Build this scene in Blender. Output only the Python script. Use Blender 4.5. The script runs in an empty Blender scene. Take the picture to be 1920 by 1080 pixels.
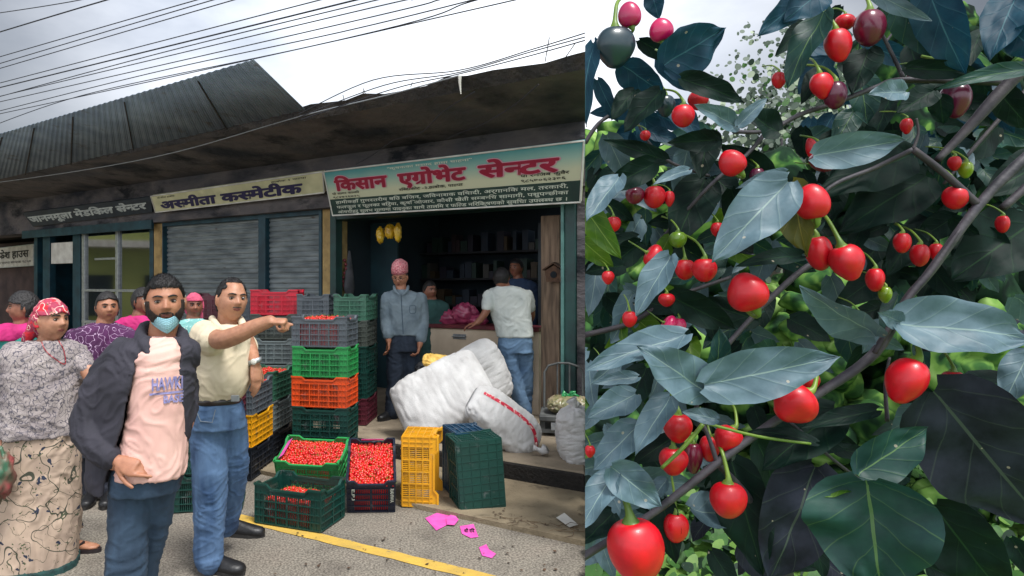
import bpy, bmesh, math, random
import numpy as np
from mathutils import Vector, Matrix, noise, Quaternion
V = Vector
R = math.radians
random.seed(7)
SC = bpy.context.scene
COL = SC.collection

# ------------------------------------------------------------------ camera, sky, sun, exposure
H = 1.62; F = 1250.0; CX = 760.0; CY = 535.0
cam = bpy.data.objects.new('camera', bpy.data.cameras.new('camera'))
COL.objects.link(cam); SC.camera = cam
cam.location = (0, 0, H); cam.rotation_euler = (R(90), 0, 0)
cam.data.sensor_width = 36; cam.data.lens = 36*F/1920
cam.data.shift_x = (960-CX)/1920; cam.data.shift_y = -(540-CY)/1920
cam.data.clip_start = 0.05; cam.data.clip_end = 2000
SC.view_settings.view_transform = 'Standard'; SC.view_settings.look = 'None'
SC.view_settings.gamma = 1; SC.view_settings.exposure = 1.05
SC.render.film_transparent = False
w = bpy.data.worlds.new('World'); SC.world = w; w.use_nodes = True
nt = w.node_tree; bg = nt.nodes['Background']
sky = nt.nodes.new('ShaderNodeTexSky'); sky.sky_type = 'NISHITA'; sky.sun_disc = False
SUN_EL, SUN_AZ = R(64), R(145)          # veiled by thin cloud, high behind the viewer's right shoulder
sky.sun_elevation = SUN_EL; sky.sun_rotation = SUN_AZ; sky.dust_density = 4; sky.air_density = 1.3
tc = nt.nodes.new('ShaderNodeTexCoord')
mp = nt.nodes.new('ShaderNodeMapping'); mp.inputs['Scale'].default_value = (1, 1, 2.2); mp.inputs['Location'].default_value = (.3, 1.7, 0)
nz = nt.nodes.new('ShaderNodeTexNoise'); nz.inputs['Scale'].default_value = 2.6; nz.inputs['Detail'].default_value = 6; nz.inputs['Roughness'].default_value = .55
cr = nt.nodes.new('ShaderNodeValToRGB')
cr.color_ramp.elements[0].position = .3; cr.color_ramp.elements[0].color = (3.0, 3.25, 3.7, 1)
cr.color_ramp.elements[1].position = .68; cr.color_ramp.elements[1].color = (6.6, 6.8, 7.1, 1)
# cloud brightness by direction: glow ahead, dim around it, added fill behind the camera
dp = nt.nodes.new('ShaderNodeVectorMath'); dp.operation = 'DOT_PRODUCT'
GL = V((.02, .90, .42)).normalized(); dp.inputs[1].default_value = GL
gr = nt.nodes.new('ShaderNodeValToRGB')
e = gr.color_ramp.elements
e[0].position = .0; e[0].color = (1.9, 1.9, 1.9, 1); e[1].position = 1; e[1].color = (1.5, 1.5, 1.48, 1)
for p, c in ((.5, 1.2), (.75, .5), (.85, .09), (.90, .16), (.935, .5), (.965, 1.0)):
    q = e.new(p); q.color = (c, c, c*1.02, 1)
mu = nt.nodes.new('ShaderNodeMixRGB'); mu.blend_type = 'MULTIPLY'; mu.inputs[0].default_value = 1
mx = nt.nodes.new('ShaderNodeMixRGB'); mx.inputs[0].default_value = .86
L = nt.links.new
ma = nt.nodes.new('ShaderNodeMath'); ma.operation = 'MULTIPLY_ADD'; ma.inputs[1].default_value = .5; ma.inputs[2].default_value = .5
L(tc.outputs['Generated'], mp.inputs['Vector']); L(mp.outputs[0], nz.inputs['Vector']); L(nz.outputs['Fac'], cr.inputs[0])
L(tc.outputs['Generated'], dp.inputs[0]); L(dp.outputs['Value'], ma.inputs[0]); L(ma.outputs[0], gr.inputs[0])
L(cr.outputs[0], mu.inputs[1]); L(gr.outputs[0], mu.inputs[2])
L(sky.outputs[0], mx.inputs[1]); L(mu.outputs[0], mx.inputs[2]); L(mx.outputs[0], bg.inputs[0])
bg.inputs[1].default_value = .1
sun = bpy.data.objects.new('sun', bpy.data.lights.new('sun', 'SUN')); COL.objects.link(sun)
sun.data.energy = 2.1; sun.data.angle = R(18); sun.data.color = (1, .985, .96)
sd = V((math.sin(SUN_AZ)*math.cos(SUN_EL), math.cos(SUN_AZ)*math.cos(SUN_EL), math.sin(SUN_EL)))
sun.rotation_euler = sd.to_track_quat('Z', 'Y').to_euler()

# ------------------------------------------------------------------ helpers
def P(px, py, Y): return V(((px-CX)/F*Y, Y, H-(py-CY)/F*Y))
def PZ(px, Y, z): return V(((px-CX)/F*Y, Y, z))
def G(px, py, z=0.): return P(px, py, (H-z)*F/(py-CY))
UN = V((-.83, .558, 0)).normalized(); NN = V((.558, .83, 0)).normalized()
def BP(px, py, c):
    k = (px-CX)/F; return P(px, py, c/(NN.x*k+NN.y))
def S(px, c): return BP(px, CY, c).dot(UN)
def B(s, c, z): return UN*s + NN*c + V((0, 0, z))
def Zc(px, py, c): return BP(px, py, c).z
def srgb(r, g, b):
    f = lambda v: (v/255/12.92 if v/255 <= .04045 else ((v/255+.055)/1.055)**2.4)
    return (f(r), f(g), f(b), 1)
KS = (1097-CX)/F      # the garden begins along this line of ground
class MB:
    def __init__(s): s.v = []; s.f = []; s.m = []; s.uv = {}
    def quad(s, a, b, c, d, m=0):
        n = len(s.v); s.v += [V(a), V(b), V(c), V(d)]; s.f.append((n, n+1, n+2, n+3)); s.m.append(m); return s
    def poly(s, pts, m=0):
        n = len(s.v); s.v += [V(p) for p in pts]; s.f.append(tuple(range(n, n+len(pts)))); s.m.append(m); return s
    def hexa(s, p, m=0):   # 8 points: bottom 4 ccw, top 4 ccw
        n = len(s.v); s.v += [V(q) for q in p]
        for f in ((3, 2, 1, 0), (4, 5, 6, 7), (0, 1, 5, 4), (1, 2, 6, 5), (2, 3, 7, 6), (3, 0, 4, 7)):
            s.f.append(tuple(n+i for i in f)); s.m.append(m)
        return s
    def box(s, c, d, M=None, m=0):
        c = V(c); x, y, z = d[0]/2, d[1]/2, d[2]/2
        p = [V((i, j, k)) for k in (-z, z) for i, j in ((-x, -y), (x, -y), (x, y), (-x, y))]
        return s.hexa([(M @ (c+q) if M else c+q) for q in p], m)
    def bb(s, s0, s1, c0, c1, z0, z1, m=0):
        if s1 < s0: s0, s1 = s1, s0
        return s.hexa([B(s1, c0, z0), B(s0, c0, z0), B(s0, c1, z0), B(s1, c1, z0), B(s1, c0, z1), B(s0, c0, z1), B(s0, c1, z1), B(s1, c1, z1)], m)
    def rings(s, rs, cap=True, m=0):
        n = len(s.v); k = len(rs[0])
        for r in rs: s.v += [V(p) for p in r]
        for i in range(len(rs)-1):
            for j in range(k):
                a = n+i*k+j; b = n+i*k+(j+1) % k
                s.f.append((a, b, b+k, a+k)); s.m.append(m)
        if cap:
            s.f.append(tuple(reversed(range(n, n+k)))); s.m.append(m)
            s.f.append(tuple(range(n+(len(rs)-1)*k, n+len(rs)*k))); s.m.append(m)
        return s
    def tube(s, pts, rad, k=8, cap=True, m=0, flat=1.):
        pts = [V(p) for p in pts]
        if not hasattr(rad, '__len__'): rad = [rad]*len(pts)
        rs = []; prev = None
        for i, p in enumerate(pts):
            t = (pts[min(i+1, len(pts)-1)]-pts[max(i-1, 0)])
            t = t.normalized() if t.length > 1e-9 else V((0, 0, 1))
            if prev is None:
                a = t.orthogonal().normalized()
            else:
                a = (prev - t*prev.dot(t)); a = a.normalized() if a.length > 1e-6 else t.orthogonal().normalized()
            prev = a; b = t.cross(a)
            rs.append([p+(a*math.cos(q)+b*math.sin(q)*flat)*rad[i] for q in [2*math.pi*j/k for j in range(k)]])
        return s.rings(rs, cap, m)
    def ball(s, c, r, k=12, h=8, m=0, M=None):
        c = V(c); r = (r, r, r) if not hasattr(r, '__len__') else r
        rs = []
        for i in range(h+1):
            th = math.pi*(i+.02)/(h+.04)
            ring = [V((r[0]*math.sin(th)*math.cos(2*math.pi*j/k), r[1]*math.sin(th)*math.sin(2*math.pi*j/k), -r[2]*math.cos(th))) for j in range(k)]
            rs.append([c+((M @ q) if M else q) for q in ring])
        return s.rings(rs, True, m)
    def mesh(s, name='m'):
        me = bpy.data.meshes.new(name); me.from_pydata([tuple(v) for v in s.v], [], s.f)
        me.polygons.foreach_set('material_index', s.m); me.update(); return me
    def build(s, name, mats, parent=None, smooth=False, clip=0, bevel=0):
        return link(name, s.mesh(name), mats, parent, smooth, clip, bevel)
def clipmesh(me, side):
    """trim a mesh at the line of ground where street and garden meet; side -1 keeps the street, +1 the garden"""
    bm = bmesh.new(); bm.from_mesh(me)
    r = bmesh.ops.bisect_plane(bm, geom=bm.verts[:]+bm.edges[:]+bm.faces[:], plane_co=(0, 0, 0), plane_no=(-side, side*KS, 0), clear_outer=True)
    ed = [g for g in r['geom_cut'] if isinstance(g, bmesh.types.BMEdge)]
    if ed:
        try: bmesh.ops.holes_fill(bm, edges=ed, sides=0)
        except Exception: pass
    bm.to_mesh(me); bm.free(); return me
def link(name, me, mats, parent=None, smooth=False, clip=0, bevel=0):
    if clip: clipmesh(me, clip)
    if parent is not None:
        q = parent; M = Matrix.Identity(4)
        while q is not None: M = Matrix.LocRotScale(q.location, q.rotation_euler, q.scale) @ M; q = q.parent
        me.transform(M.inverted())
    o = bpy.data.objects.new(name, me); COL.objects.link(o)
    if not isinstance(mats, (list, tuple)): mats = [mats]
    for m in mats: me.materials.append(m)
    if smooth: me.polygons.foreach_set('use_smooth', [True]*len(me.polygons))
    if bevel:
        b = o.modifiers.new('b', 'BEVEL'); b.width = bevel; b.segments = 1; b.limit_method = 'ANGLE'
    if parent is not None: o.parent = parent
    return o
def tag(o, label=None, cat=None, group=None, kind=None):
    if label: o['label'] = label
    if cat: o['category'] = cat
    if group: o['group'] = group
    if kind: o['kind'] = kind
    return o
def thing(name, loc, label, cat, group=None, rot=(0, 0, 0)):
    o = bpy.data.objects.new(name, None); COL.objects.link(o); o.location = loc; o.rotation_euler = rot
    o.empty_display_size = .1
    return tag(o, label, cat, group)
def copy_tree(o, parent=None):
    c = o.copy(); COL.objects.link(c)
    if parent is not None: c.parent = parent
    for ch in list(o.children): copy_tree(ch, c)
    return c
# materials -------------------------------------------------
MATS = {}
def mat(name, c1, c2=None, rough=.7, scale=8., detail=6, lo=.35, hi=.65, bump=0., bscale=60., metal=0., spec=.5, sub=0., stretch=(1, 1, 1), coat=0., trans=0., c3=None, bdist=.01, dirt=None, rvar=0.):
    if name in MATS: return MATS[name]
    m = bpy.data.materials.new(name); m.use_nodes = True; MATS[name] = m
    t = m.node_tree; N = t.nodes; b = N['Principled BSDF']; l = t.links.new
    b.inputs['Roughness'].default_value = rough; b.inputs['Metallic'].default_value = metal
    b.inputs['Specular IOR Level'].default_value = spec
    if coat: b.inputs['Coat Weight'].default_value = coat; b.inputs['Coat Roughness'].default_value = .08
    if sub: b.inputs['Subsurface Weight'].default_value = sub; b.inputs['Subsurface Radius'].default_value = (.02, .008, .004); b.inputs['Subsurface Scale'].default_value = .5
    if trans: b.inputs['Transmission Weight'].default_value = trans
    tc = N.new('ShaderNodeTexCoord'); mp = N.new('ShaderNodeMapping'); mp.inputs['Scale'].default_value = stretch
    l(tc.outputs['Object'], mp.inputs['Vector'])
    if c2 is None: c2 = tuple(x*.8 for x in c1[:3])+(1,)
    n = N.new('ShaderNodeTexNoise'); n.inputs['Scale'].default_value = scale; n.inputs['Detail'].default_value = detail
    r = N.new('ShaderNodeValToRGB'); r.color_ramp.elements[0].position = lo; r.color_ramp.elements[1].position = hi
    r.color_ramp.elements[0].color = c1; r.color_ramp.elements[1].color = c2
    if c3: q = r.color_ramp.elements.new((lo+hi)/2); q.color = c3
    l(mp.outputs[0], n.inputs['Vector']); l(n.outputs['Fac'], r.inputs[0])
    out = r.outputs[0]
    if dirt:
        n3 = N.new('ShaderNodeTexNoise'); n3.inputs['Scale'].default_value = dirt[1]; n3.inputs['Detail'].default_value = 8; n3.inputs['Roughness'].default_value = .65
        r3 = N.new('ShaderNodeValToRGB'); r3.color_ramp.elements[0].position = dirt[2]; r3.color_ramp.elements[1].position = dirt[2]+.12
        r3.color_ramp.elements[0].color = (0, 0, 0, 1); r3.color_ramp.elements[1].color = (1, 1, 1, 1)
        mm = N.new('ShaderNodeMixRGB'); mm.inputs[2].default_value = dirt[0]
        l(mp.outputs[0], n3.inputs['Vector']); l(n3.outputs['Fac'], r3.inputs[0]); l(r3.outputs[0], mm.inputs[0]); l(out, mm.inputs[1]); out = mm.outputs[0]
    l(out, b.inputs['Base Color'])
    if rvar:
        rr = N.new('ShaderNodeMapRange'); rr.inputs['To Min'].default_value = rough-rvar; rr.inputs['To Max'].default_value = rough+rvar
        l(n.outputs['Fac'], rr.inputs['Value']); l(rr.outputs[0], b.inputs['Roughness'])
    if bump:
        n2 = N.new('ShaderNodeTexNoise'); n2.inputs['Scale'].default_value = bscale; n2.inputs['Detail'].default_value = 5
        bp = N.new('ShaderNodeBump'); bp.inputs['Strength'].default_value = bump; bp.inputs['Distance'].default_value = bdist
        l(mp.outputs[0], n2.inputs['Vector']); l(n2.outputs['Fac'], bp.inputs['Height']); l(bp.outputs[0], b.inputs['Normal'])
    return m
# Devanagari text as meshes ----------------------------------
def _tm(ch, off):
    c = bpy.data.curves.new('t', 'FONT'); c.body = ch; c.offset = off; c.resolution_u = 3
    o = bpy.data.objects.new('t', c); COL.objects.link(o); bpy.context.view_layer.update()
    dg = bpy.context.evaluated_depsgraph_get()
    me = bpy.data.meshes.new_from_object(o.evaluated_get(dg), depsgraph=dg)
    bpy.data.objects.remove(o); bpy.data.curves.remove(c); return me
_adv = {}
def adv(ch):
    if ch not in _adv:
        me = _tm(ch+'||||||', 0); x = max(v.co.x for v in me.vertices); bpy.data.meshes.remove(me); _adv[ch] = x-.168-5*.26
    return _adv[ch]
def text_polys(s, off=.02):
    """'*' after a letter makes its half form (stem cut away); '^' adds the slanting ra stroke"""
    out_v, out_f = [], []; x = 0; i = 0
    while i < len(s):
        ch = s[i]; half = False; ra = False
        while i+1 < len(s) and s[i+1] in '*^':
            half |= s[i+1] == '*'; ra |= s[i+1] == '^'; i += 1
        i += 1
        a = adv(ch)
        if ch != ' ':
            me = _tm(ch, off)
            if half:
                bm = bmesh.new(); bm.from_mesh(me)
                bmesh.ops.bisect_plane(bm, geom=bm.verts[:]+bm.edges[:]+bm.faces[:], plane_co=(a-.17, 0, 0), plane_no=(1, 0, 0), clear_outer=True)
                bm.to_mesh(me); bm.free(); a -= .17
            n = len(out_v); out_v += [(v.co.x+x, v.co.y) for v in me.vertices]
            out_f += [tuple(n+k for k in p.vertices) for p in me.polygons]; bpy.data.meshes.remove(me)
            if ra:
                n = len(out_v); w_ = .05+off
                out_v += [(x+a-.42, .0), (x+a-.42+w_, -.0), (x+a-.12, .2+w_), (x+a-.12, .2)]; out_f.append((n, n+1, n+2, n+3))
        x += a
    return out_v, out_f, x
def text_on(mb, s, mapf, u0, v0, height, width=None, off=.02, m=0):
    """mapf(u,v)->world; text of cap height `height` from (u0,v0), stretched to `width`"""
    vs, fs, wd = text_polys(s, min(off, .014))
    k = height/.62; kx = (width/wd) if width else k
    b = off-.014; j = 0
    sh = [(0, 0)] if b <= .004 else ([(math.cos(q*math.pi/4)*b, math.sin(q*math.pi/4)*b) for q in range(8)] if b > .02 else [(-b, -b), (b, -b), (b, b), (-b, b)])
    nrm = (mapf(1, 0)-mapf(0, 0)).cross(mapf(0, 1)-mapf(0, 0)).normalized()
    if nrm.y > 0: nrm = -nrm
    for dx, dy in sh:
        n = len(mb.v); mb.v += [mapf(u0+(x+dx)*kx, v0+(y+dy)*k)+nrm*.0003*j for x, y in vs]; j += 1
        for f in fs: mb.f.append(tuple(n+i for i in f)); mb.m.append(m)
# ------------------------------------------------------------------ materials of the place
M_road = mat('asphalt', srgb(130, 122, 112), srgb(106, 100, 92), .93, 3.2, 8, .3, .7, .9, 140, dirt=(srgb(70, 66, 60), 9, .62), bdist=.006, c3=srgb(128, 122, 112))
_r = MATS['asphalt'].node_tree; _n = _r.nodes.new('ShaderNodeTexNoise'); _n.inputs['Scale'].default_value = 75; _n.inputs['Detail'].default_value = 4
_b = _r.nodes['Principled BSDF']; _s = _b.inputs['Base Color'].links[0].from_socket; _q = _r.nodes.new('ShaderNodeValToRGB'); _q.color_ramp.elements[0].position = .4; _q.color_ramp.elements[1].position = .62; _q.color_ramp.elements[0].color = (.55, .54, .52, 1); _q.color_ramp.elements[1].color = (1.35, 1.33, 1.3, 1)
_m = _r.nodes.new('ShaderNodeMixRGB'); _m.blend_type = 'MULTIPLY'; _m.inputs[0].default_value = 1; _r.links.new(_r.nodes['Texture Coordinate'].outputs['Object'], _n.inputs['Vector']); _r.links.new(_n.outputs['Fac'], _q.inputs[0]); _r.links.new(_s, _m.inputs[1]); _r.links.new(_q.outputs[0], _m.inputs[2]); _r.links.new(_m.outputs[0], _b.inputs['Base Color'])
M_apron = mat('old_concrete', srgb(142, 128, 104), srgb(112, 100, 80), .95, 4, 8, .3, .7, .8, 70, dirt=(srgb(86, 76, 60), 6, .58), bdist=.01)
M_step = mat('step_concrete', srgb(150, 136, 116), srgb(122, 110, 92), .92, 5, 8, .3, .7, .6, 50, dirt=(srgb(90, 80, 66), 7, .6))
M_kerb = mat('dark_kerb', srgb(40, 36, 32), srgb(22, 20, 19), .95, 9, 8, .3, .7, .9, 40, bdist=.02)  # darker tone for the step's front face
M_yel = mat('road_paint', srgb(206, 168, 70), srgb(176, 146, 72), .85, 7, 8, .35, .7, .5, 120, dirt=(srgb(116, 108, 92), 26, .6))
M_slab = mat('stained_slab', srgb(74, 74, 80), srgb(36, 40, 50), .95, 1.6, 9, .32, .66, .9, 9, dirt=(srgb(28, 30, 36), 2.2, .53), stretch=(.6, .6, 1.4), bdist=.04, c3=srgb(98, 92, 92))
M_soot = mat('mossy_edge', srgb(34, 32, 32), srgb(60, 54, 48), .97, 6, 8, .35, .7, 1, 22, bdist=.03)
M_wall = mat('dark_plaster', srgb(46, 58, 62), srgb(30, 38, 44), .9, 3, 6, bump=.3)
M_teal = mat('teal_paint', srgb(24, 66, 80), srgb(14, 44, 56), .5, 5, 6, bump=.15, rvar=.1)
M_tealg = mat('green_paint', srgb(20, 62, 58), srgb(12, 42, 42), .5, 5, 6, bump=.15)
M_ochre = mat('ochre_plaster', srgb(176, 148, 98), srgb(140, 116, 76), .9, 7, 7, bump=.4, dirt=(srgb(96, 84, 66), 9, .62))
M_tin = mat('tin_sheet', srgb(132, 146, 160), srgb(106, 120, 136), .75, 2.5, 6, metal=.1, bump=.1, bscale=14, dirt=(srgb(90, 84, 80), 3, .6))
M_wood = mat('worn_timber', srgb(138, 116, 96), srgb(96, 80, 66), .85, 3, 8, stretch=(9, 9, 1), bump=.5, bscale=12, dirt=(srgb(72, 62, 54), 2, .6))
M_alu = mat('aluminium', srgb(176, 180, 182), srgb(150, 154, 158), .4, 20, metal=.6)
M_dark = mat('dark_void', srgb(24, 34, 42), srgb(14, 20, 26), .9, 3)
M_white = mat('off_white', srgb(210, 208, 200), srgb(180, 176, 168), .8, 6, bump=.1)
# ------------------------------------------------------------------ ground
g = MB(); g.quad((-60, -20, 0), (60, -20, 0), (60, 300, 0), (-60, 300, 0))
M_lawn = mat('lawn', srgb(74, 118, 40), srgb(36, 70, 26), .9, 2.2, 5, .35, .68, .8, 9, bdist=.1, c3=srgb(120, 160, 70), dirt=(srgb(150, 160, 130), 5, .68))
tag(g.build('ground', M_lawn, clip=1), kind='structure')
M_soil = mat('soil', srgb(96, 86, 72), srgb(72, 64, 54), .95, 1, bump=.4)
g = MB(); g.quad((-80, -20, -.004), (60, -20, -.004), (60, 300, -.004), (-80, 300, -.004)); tag(g.build('terrain', M_soil, clip=-1), kind='structure')
g = MB(); g.quad(B(-30, -6, 0), B(-30, 5.05, 0), B(60, 5.05, 0), B(60, -6, 0)); tag(g.build('road', M_road, clip=-1), kind='structure')
g = MB(); g.bb(-12, 40, 4.05, 5.0, -.1, .035)
ap = g.mesh()
o = tag(link('pavement_apron', ap, M_apron, clip=-1), kind='structure'); o.name = 'pavement'
g = MB(); g.bb(-12, 40, 5.03, 9.6, -.1, .18, 0); g.bb(-12, 40, 5.0, 5.028, -.1, .17, 1)
tag(g.build('shopfront_step', [M_step, M_kerb], clip=-1, bevel=.012), kind='structure')
# yellow edge line, worn
a0 = G(430, 967); a1 = G(905, 1083); d = (a0-a1).normalized(); nn = V((d.y, -d.x, 0))
def strip(g, p, q, w, n, jit, z):
    pts = [p.lerp(q, i/n) for i in range(n+1)]; rnd = random.Random(3)
    L_ = [pt+nn*(w/2+rnd.uniform(-jit, jit)) for pt in pts]; R_ = [pt-nn*(w/2+rnd.uniform(-jit, jit)) for pt in pts]
    for i in range(n): g.quad(L_[i]+V((0, 0, z)), R_[i]+V((0, 0, z)), R_[i+1]+V((0, 0, z)), L_[i+1]+V((0, 0, z)))
g = MB(); strip(g, a1-d*1.5, a0+d*5, .105, 90, .006, .004); tag(g.build('road_marking', M_yel, clip=-1), kind='structure')

# ------------------------------------------------------------------ the row of shops
ZF = .18; FC = 6.7
org = B(S(600, FC), FC, 0)
bld = thing('shop_row', org, 'long single-storey concrete shop row with stained overhanging slab roof along the road', 'building')
sR = S(1300, 5.2); sL = S(-260, 5.2)
# slab with ragged dark edge
g = MB(); n = 70; r_ = random.Random(5); E_ = []
for i in range(n+1):
    s_ = sR+(sL-sR)*i/n; E_.append((s_, 5.2+r_.uniform(-.03, .03), 3.47+r_.uniform(-.015, .03)))
for i in range(n):
    (s0, c0, z0), (s1, c1, z1) = E_[i], E_[i+1]
    g.quad(B(s0, c0, z0), B(s1, c1, z1), B(s1, 9.6, 3.5), B(s0, 9.6, 3.5), 1)
    g.quad(B(s1, c1, z1), B(s0, c0, z0), B(s0, 5.26, 3.36), B(s1, 5.26, 3.36), 1)
    g.quad(B(s0, 5.26, 3.36), B(s0, 6.55, 3.27), B(s1, 6.55, 3.27), B(s1, 5.26, 3.36), 0)
slab = g.build('roof_slab', [M_slab, M_soot], bld, clip=-1)
# beam under slab behind the signs and lintels
g = MB(); g.bb(sR, sL, 6.55, 6.95, 2.62, 3.3); g.build('beam', M_slab, bld, clip=-1)
# pillars, walls
sEnd = S(72, FC)
pil = [(604, 622), (288, 303)]
for a, b in pil:
    g = MB(); g.bb(S(a, FC-.03), S(b, FC-.03), FC-.03, FC+.3, ZF, 2.62); g.build('pillar', M_ochre, bld, bevel=.01)
g = MB(); g.bb(sEnd, sEnd+.12, FC-.02, FC+.2, ZF, 2.62); g.bb(sEnd-.001, sEnd+.12, FC+.2, 9.6, ZF, 3.27); g.build('end_wall', M_teal, bld)
g = MB(); g.bb(sR, sEnd, 9.5, 9.62, ZF, 3.3); g.bb(S(613, FC)-.04, S(613, FC)+.04, FC+.3, 9.5, ZF, 3.3); g.bb(S(295, FC)-.04, S(295, FC)+.04, FC+.3, 9.5, ZF, 3.3)
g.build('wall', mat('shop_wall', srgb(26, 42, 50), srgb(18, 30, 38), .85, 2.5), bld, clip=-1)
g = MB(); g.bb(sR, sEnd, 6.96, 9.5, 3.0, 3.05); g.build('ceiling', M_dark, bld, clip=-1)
# shutters
def shutter(pa, pb, z1, par, cc=FC+.08):
    s0, s1 = S(pa, cc), S(pb, cc); g = MB(); z = ZF; h = .073; k = 0
    prof = [(0, 0), (.016, .012), (.022, .03), (.016, .05), (0, .062), (0, .073)]
    while z < z1-.001:
        for (c0, a), (c1, b) in zip(prof, prof[1:]):
            g.quad(B(s0, cc-c0, z+a), B(s1, cc-c0, z+a), B(s1, cc-c1, min(z+b, z1+.02)), B(s0, cc-c1, min(z+b, z1+.02)))
        z += h
    return g.build('shutter', M_shut, par)
M_shut = mat('shutter_steel', srgb(132, 140, 142), srgb(98, 106, 110), .5, 3, 7, metal=.25, stretch=(1, 1, 4), dirt=(srgb(74, 62, 54), 5, .62), bump=.1)
shutter(306, 486, 2.64, bld); shutter(499, 602, 2.64, bld)
g = MB()
for a, b in ((301, 307), (486, 499), (599, 604.5)): g.bb(S(a, FC), S(b, FC), FC-.02, FC+.1, ZF, 2.64)
g.bb(S(301, FC), S(604.5, FC), FC-.015, FC+.05, 2.56, 2.62)
g.build('shutter_frame', M_teal, bld, bevel=.004)
# medical shop front: door and window
zt = Zc(150, 432, FC)
g = MB(); g.bb(S(82, FC), S(288, FC), FC-.03, FC+.1, zt, 2.64)
g.bb(S(138, FC), S(152, FC), FC-.02, FC+.1, ZF, zt); g.bb(S(82, FC), S(95, FC), FC-.02, FC+.1, ZF, zt)
g.bb(S(282, FC), S(289, FC), FC-.02, FC+.1, ZF, zt)
g.build('door_frame', M_teal, bld, bevel=.004)
g = MB(); g.bb(S(96, FC), S(137, FC), FC+.0, FC+.12, Zc(110, 494, FC), Zc(110, 455, FC)); g.build('shutter_box', M_white, bld)
g = MB(); zs = Zc(215, 612, FC)
wf = MB(); cF = FC-.01
zm = Zc(215, 545, FC)
for a, b in ((153, 158), (216, 221), (281, 286)): wf.bb(S(a, cF), S(b, cF), cF, cF+.05, .75, zt)
wf.bb(S(153, cF), S(286, cF), cF-.004, cF+.05, zt-.05, zt); wf.bb(S(153, cF), S(286, cF), cF-.004, cF+.05, zm-.02, zm+.025); wf.bb(S(153, cF), S(286, cF), cF-.004, cF+.05, .95, 1.0)
wf.bb(S(176, cF), S(217, cF), cF+.01, cF+.04, Zc(200, 487, FC), Zc(200, 483, FC))
win = wf.build('window', M_alu, bld, bevel=.003)
gl = MB(); gl.quad(B(S(157, FC), FC+.03, 1.0), B(S(284, FC), FC+.03, 1.0), B(S(284, FC), FC+.03, zt-.02), B(S(157, FC), FC+.03, zt-.02))
M_glass = mat('window_glass', srgb(22, 30, 32), srgb(18, 26, 28), .04, 2, spec=1.0, coat=1)
MATS['window_glass'].node_tree.nodes['Principled BSDF'].inputs['IOR'].default_value = 1.9
gl.build('pane', M_glass, win)
g = MB(); g.bb(S(152, FC), S(288, FC), FC+.02, FC+.1, ZF, .95); g.build('sill_wall', M_white, bld)
# agro shop: open front with teal posts and shutter housing
g = MB()
g.bb(S(622, FC), S(633, FC), FC-.04, FC+.1, ZF, 2.64); g.bb(S(1062, FC), S(1082, FC), FC-.05, FC+.12, ZF, 2.64)
g.bb(S(622, FC), S(1082, FC), FC-.03, FC+.25, 2.47, 2.64)
g.build('shopfront_frame', M_tealg, bld, bevel=.005)
g = MB(); g.bb(S(1056, FC), S(1061, FC), FC-.07, FC-.02, ZF, 2.5); g.build('shutter_rail', mat('pale_teal', srgb(84, 128, 122), srgb(60, 98, 96), .5), bld)
g = MB(); g.bb(S(1083, FC), S(1160, FC), FC-.02, FC+.3, ZF, 2.64); g.build('pillar', M_slab, bld, clip=-1)
# folded-back door leaf on the left inside, shelves, inner panels
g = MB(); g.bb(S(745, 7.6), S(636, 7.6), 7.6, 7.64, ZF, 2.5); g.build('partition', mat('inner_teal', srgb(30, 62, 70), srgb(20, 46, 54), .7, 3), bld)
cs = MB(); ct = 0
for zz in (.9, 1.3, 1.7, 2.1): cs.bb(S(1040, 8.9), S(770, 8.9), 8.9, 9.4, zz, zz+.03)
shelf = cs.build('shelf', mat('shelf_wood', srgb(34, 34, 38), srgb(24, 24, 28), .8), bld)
gd = thing('shop_goods', B(S(900, 9), 9.05, .93), 'jumbled packets and bottles on the dark back shelves inside the open shop', 'goods', 'goods on the shop shelves')
gd['kind'] = 'stuff'
gm = MB(); rr = random.Random(11)
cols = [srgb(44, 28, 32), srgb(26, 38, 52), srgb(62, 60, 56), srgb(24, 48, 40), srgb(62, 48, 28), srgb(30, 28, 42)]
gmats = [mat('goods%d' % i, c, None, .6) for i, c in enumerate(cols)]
for zz in (.93, 1.33, 1.73, 2.13):
    s_ = S(1035, 9)
    while s_ < S(775, 9):
        w_ = rr.uniform(.05, .14); h_ = rr.uniform(.1, .3)
        if rr.random() < .8: gm.bb(s_, s_+w_*.9, 8.95, 9.2, zz, zz+h_, rr.randrange(6))
        s_ += w_
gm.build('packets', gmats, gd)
# tall cabinet along the right inside wall (shelves receding behind the timber post)
cb = MB(); cb.bb(S(1012, 7.4), S(1046, 7.4), 7.35, 8.6, ZF, 2.35)
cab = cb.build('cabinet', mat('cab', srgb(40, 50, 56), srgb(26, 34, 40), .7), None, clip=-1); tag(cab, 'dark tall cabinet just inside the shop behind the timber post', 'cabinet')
# timber post with birdhouse
sa, sb = S(1014, FC+.16), S(1049, FC+.16)
g = MB(); g.bb(sa, sb, FC+.16, FC+.22, ZF, Zc(1030, 404, FC+.16))
tp = g.build('door_board', M_wood, None, bevel=.006); tag(tp, 'worn pale timber board standing upright at the right of the shop opening', 'board')
hp = BP(1042, 515, FC+.12)
bh = thing('birdhouse', hp, 'small dark wooden pentagon nest box hanging on the timber board', 'nest box')
def pent(r, c):
    return [B(hp.dot(UN)+r*x, c, hp.z+r*y) for x, y in ((0, 1.05), (-1.05, .35), (-.85, -.85), (.85, -.8), (1.05, .4))]
def prism(g, A, C, m=0):
    n = len(A); g.poly(A, m); g.poly(list(reversed(C)), m)
    for i in range(n): g.quad(A[(i+1) % n], A[i], C[i], C[(i+1) % n], m)
M_bh = mat('old_wood', srgb(92, 66, 48), srgb(60, 42, 32), .85, 14, bump=.5)
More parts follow.
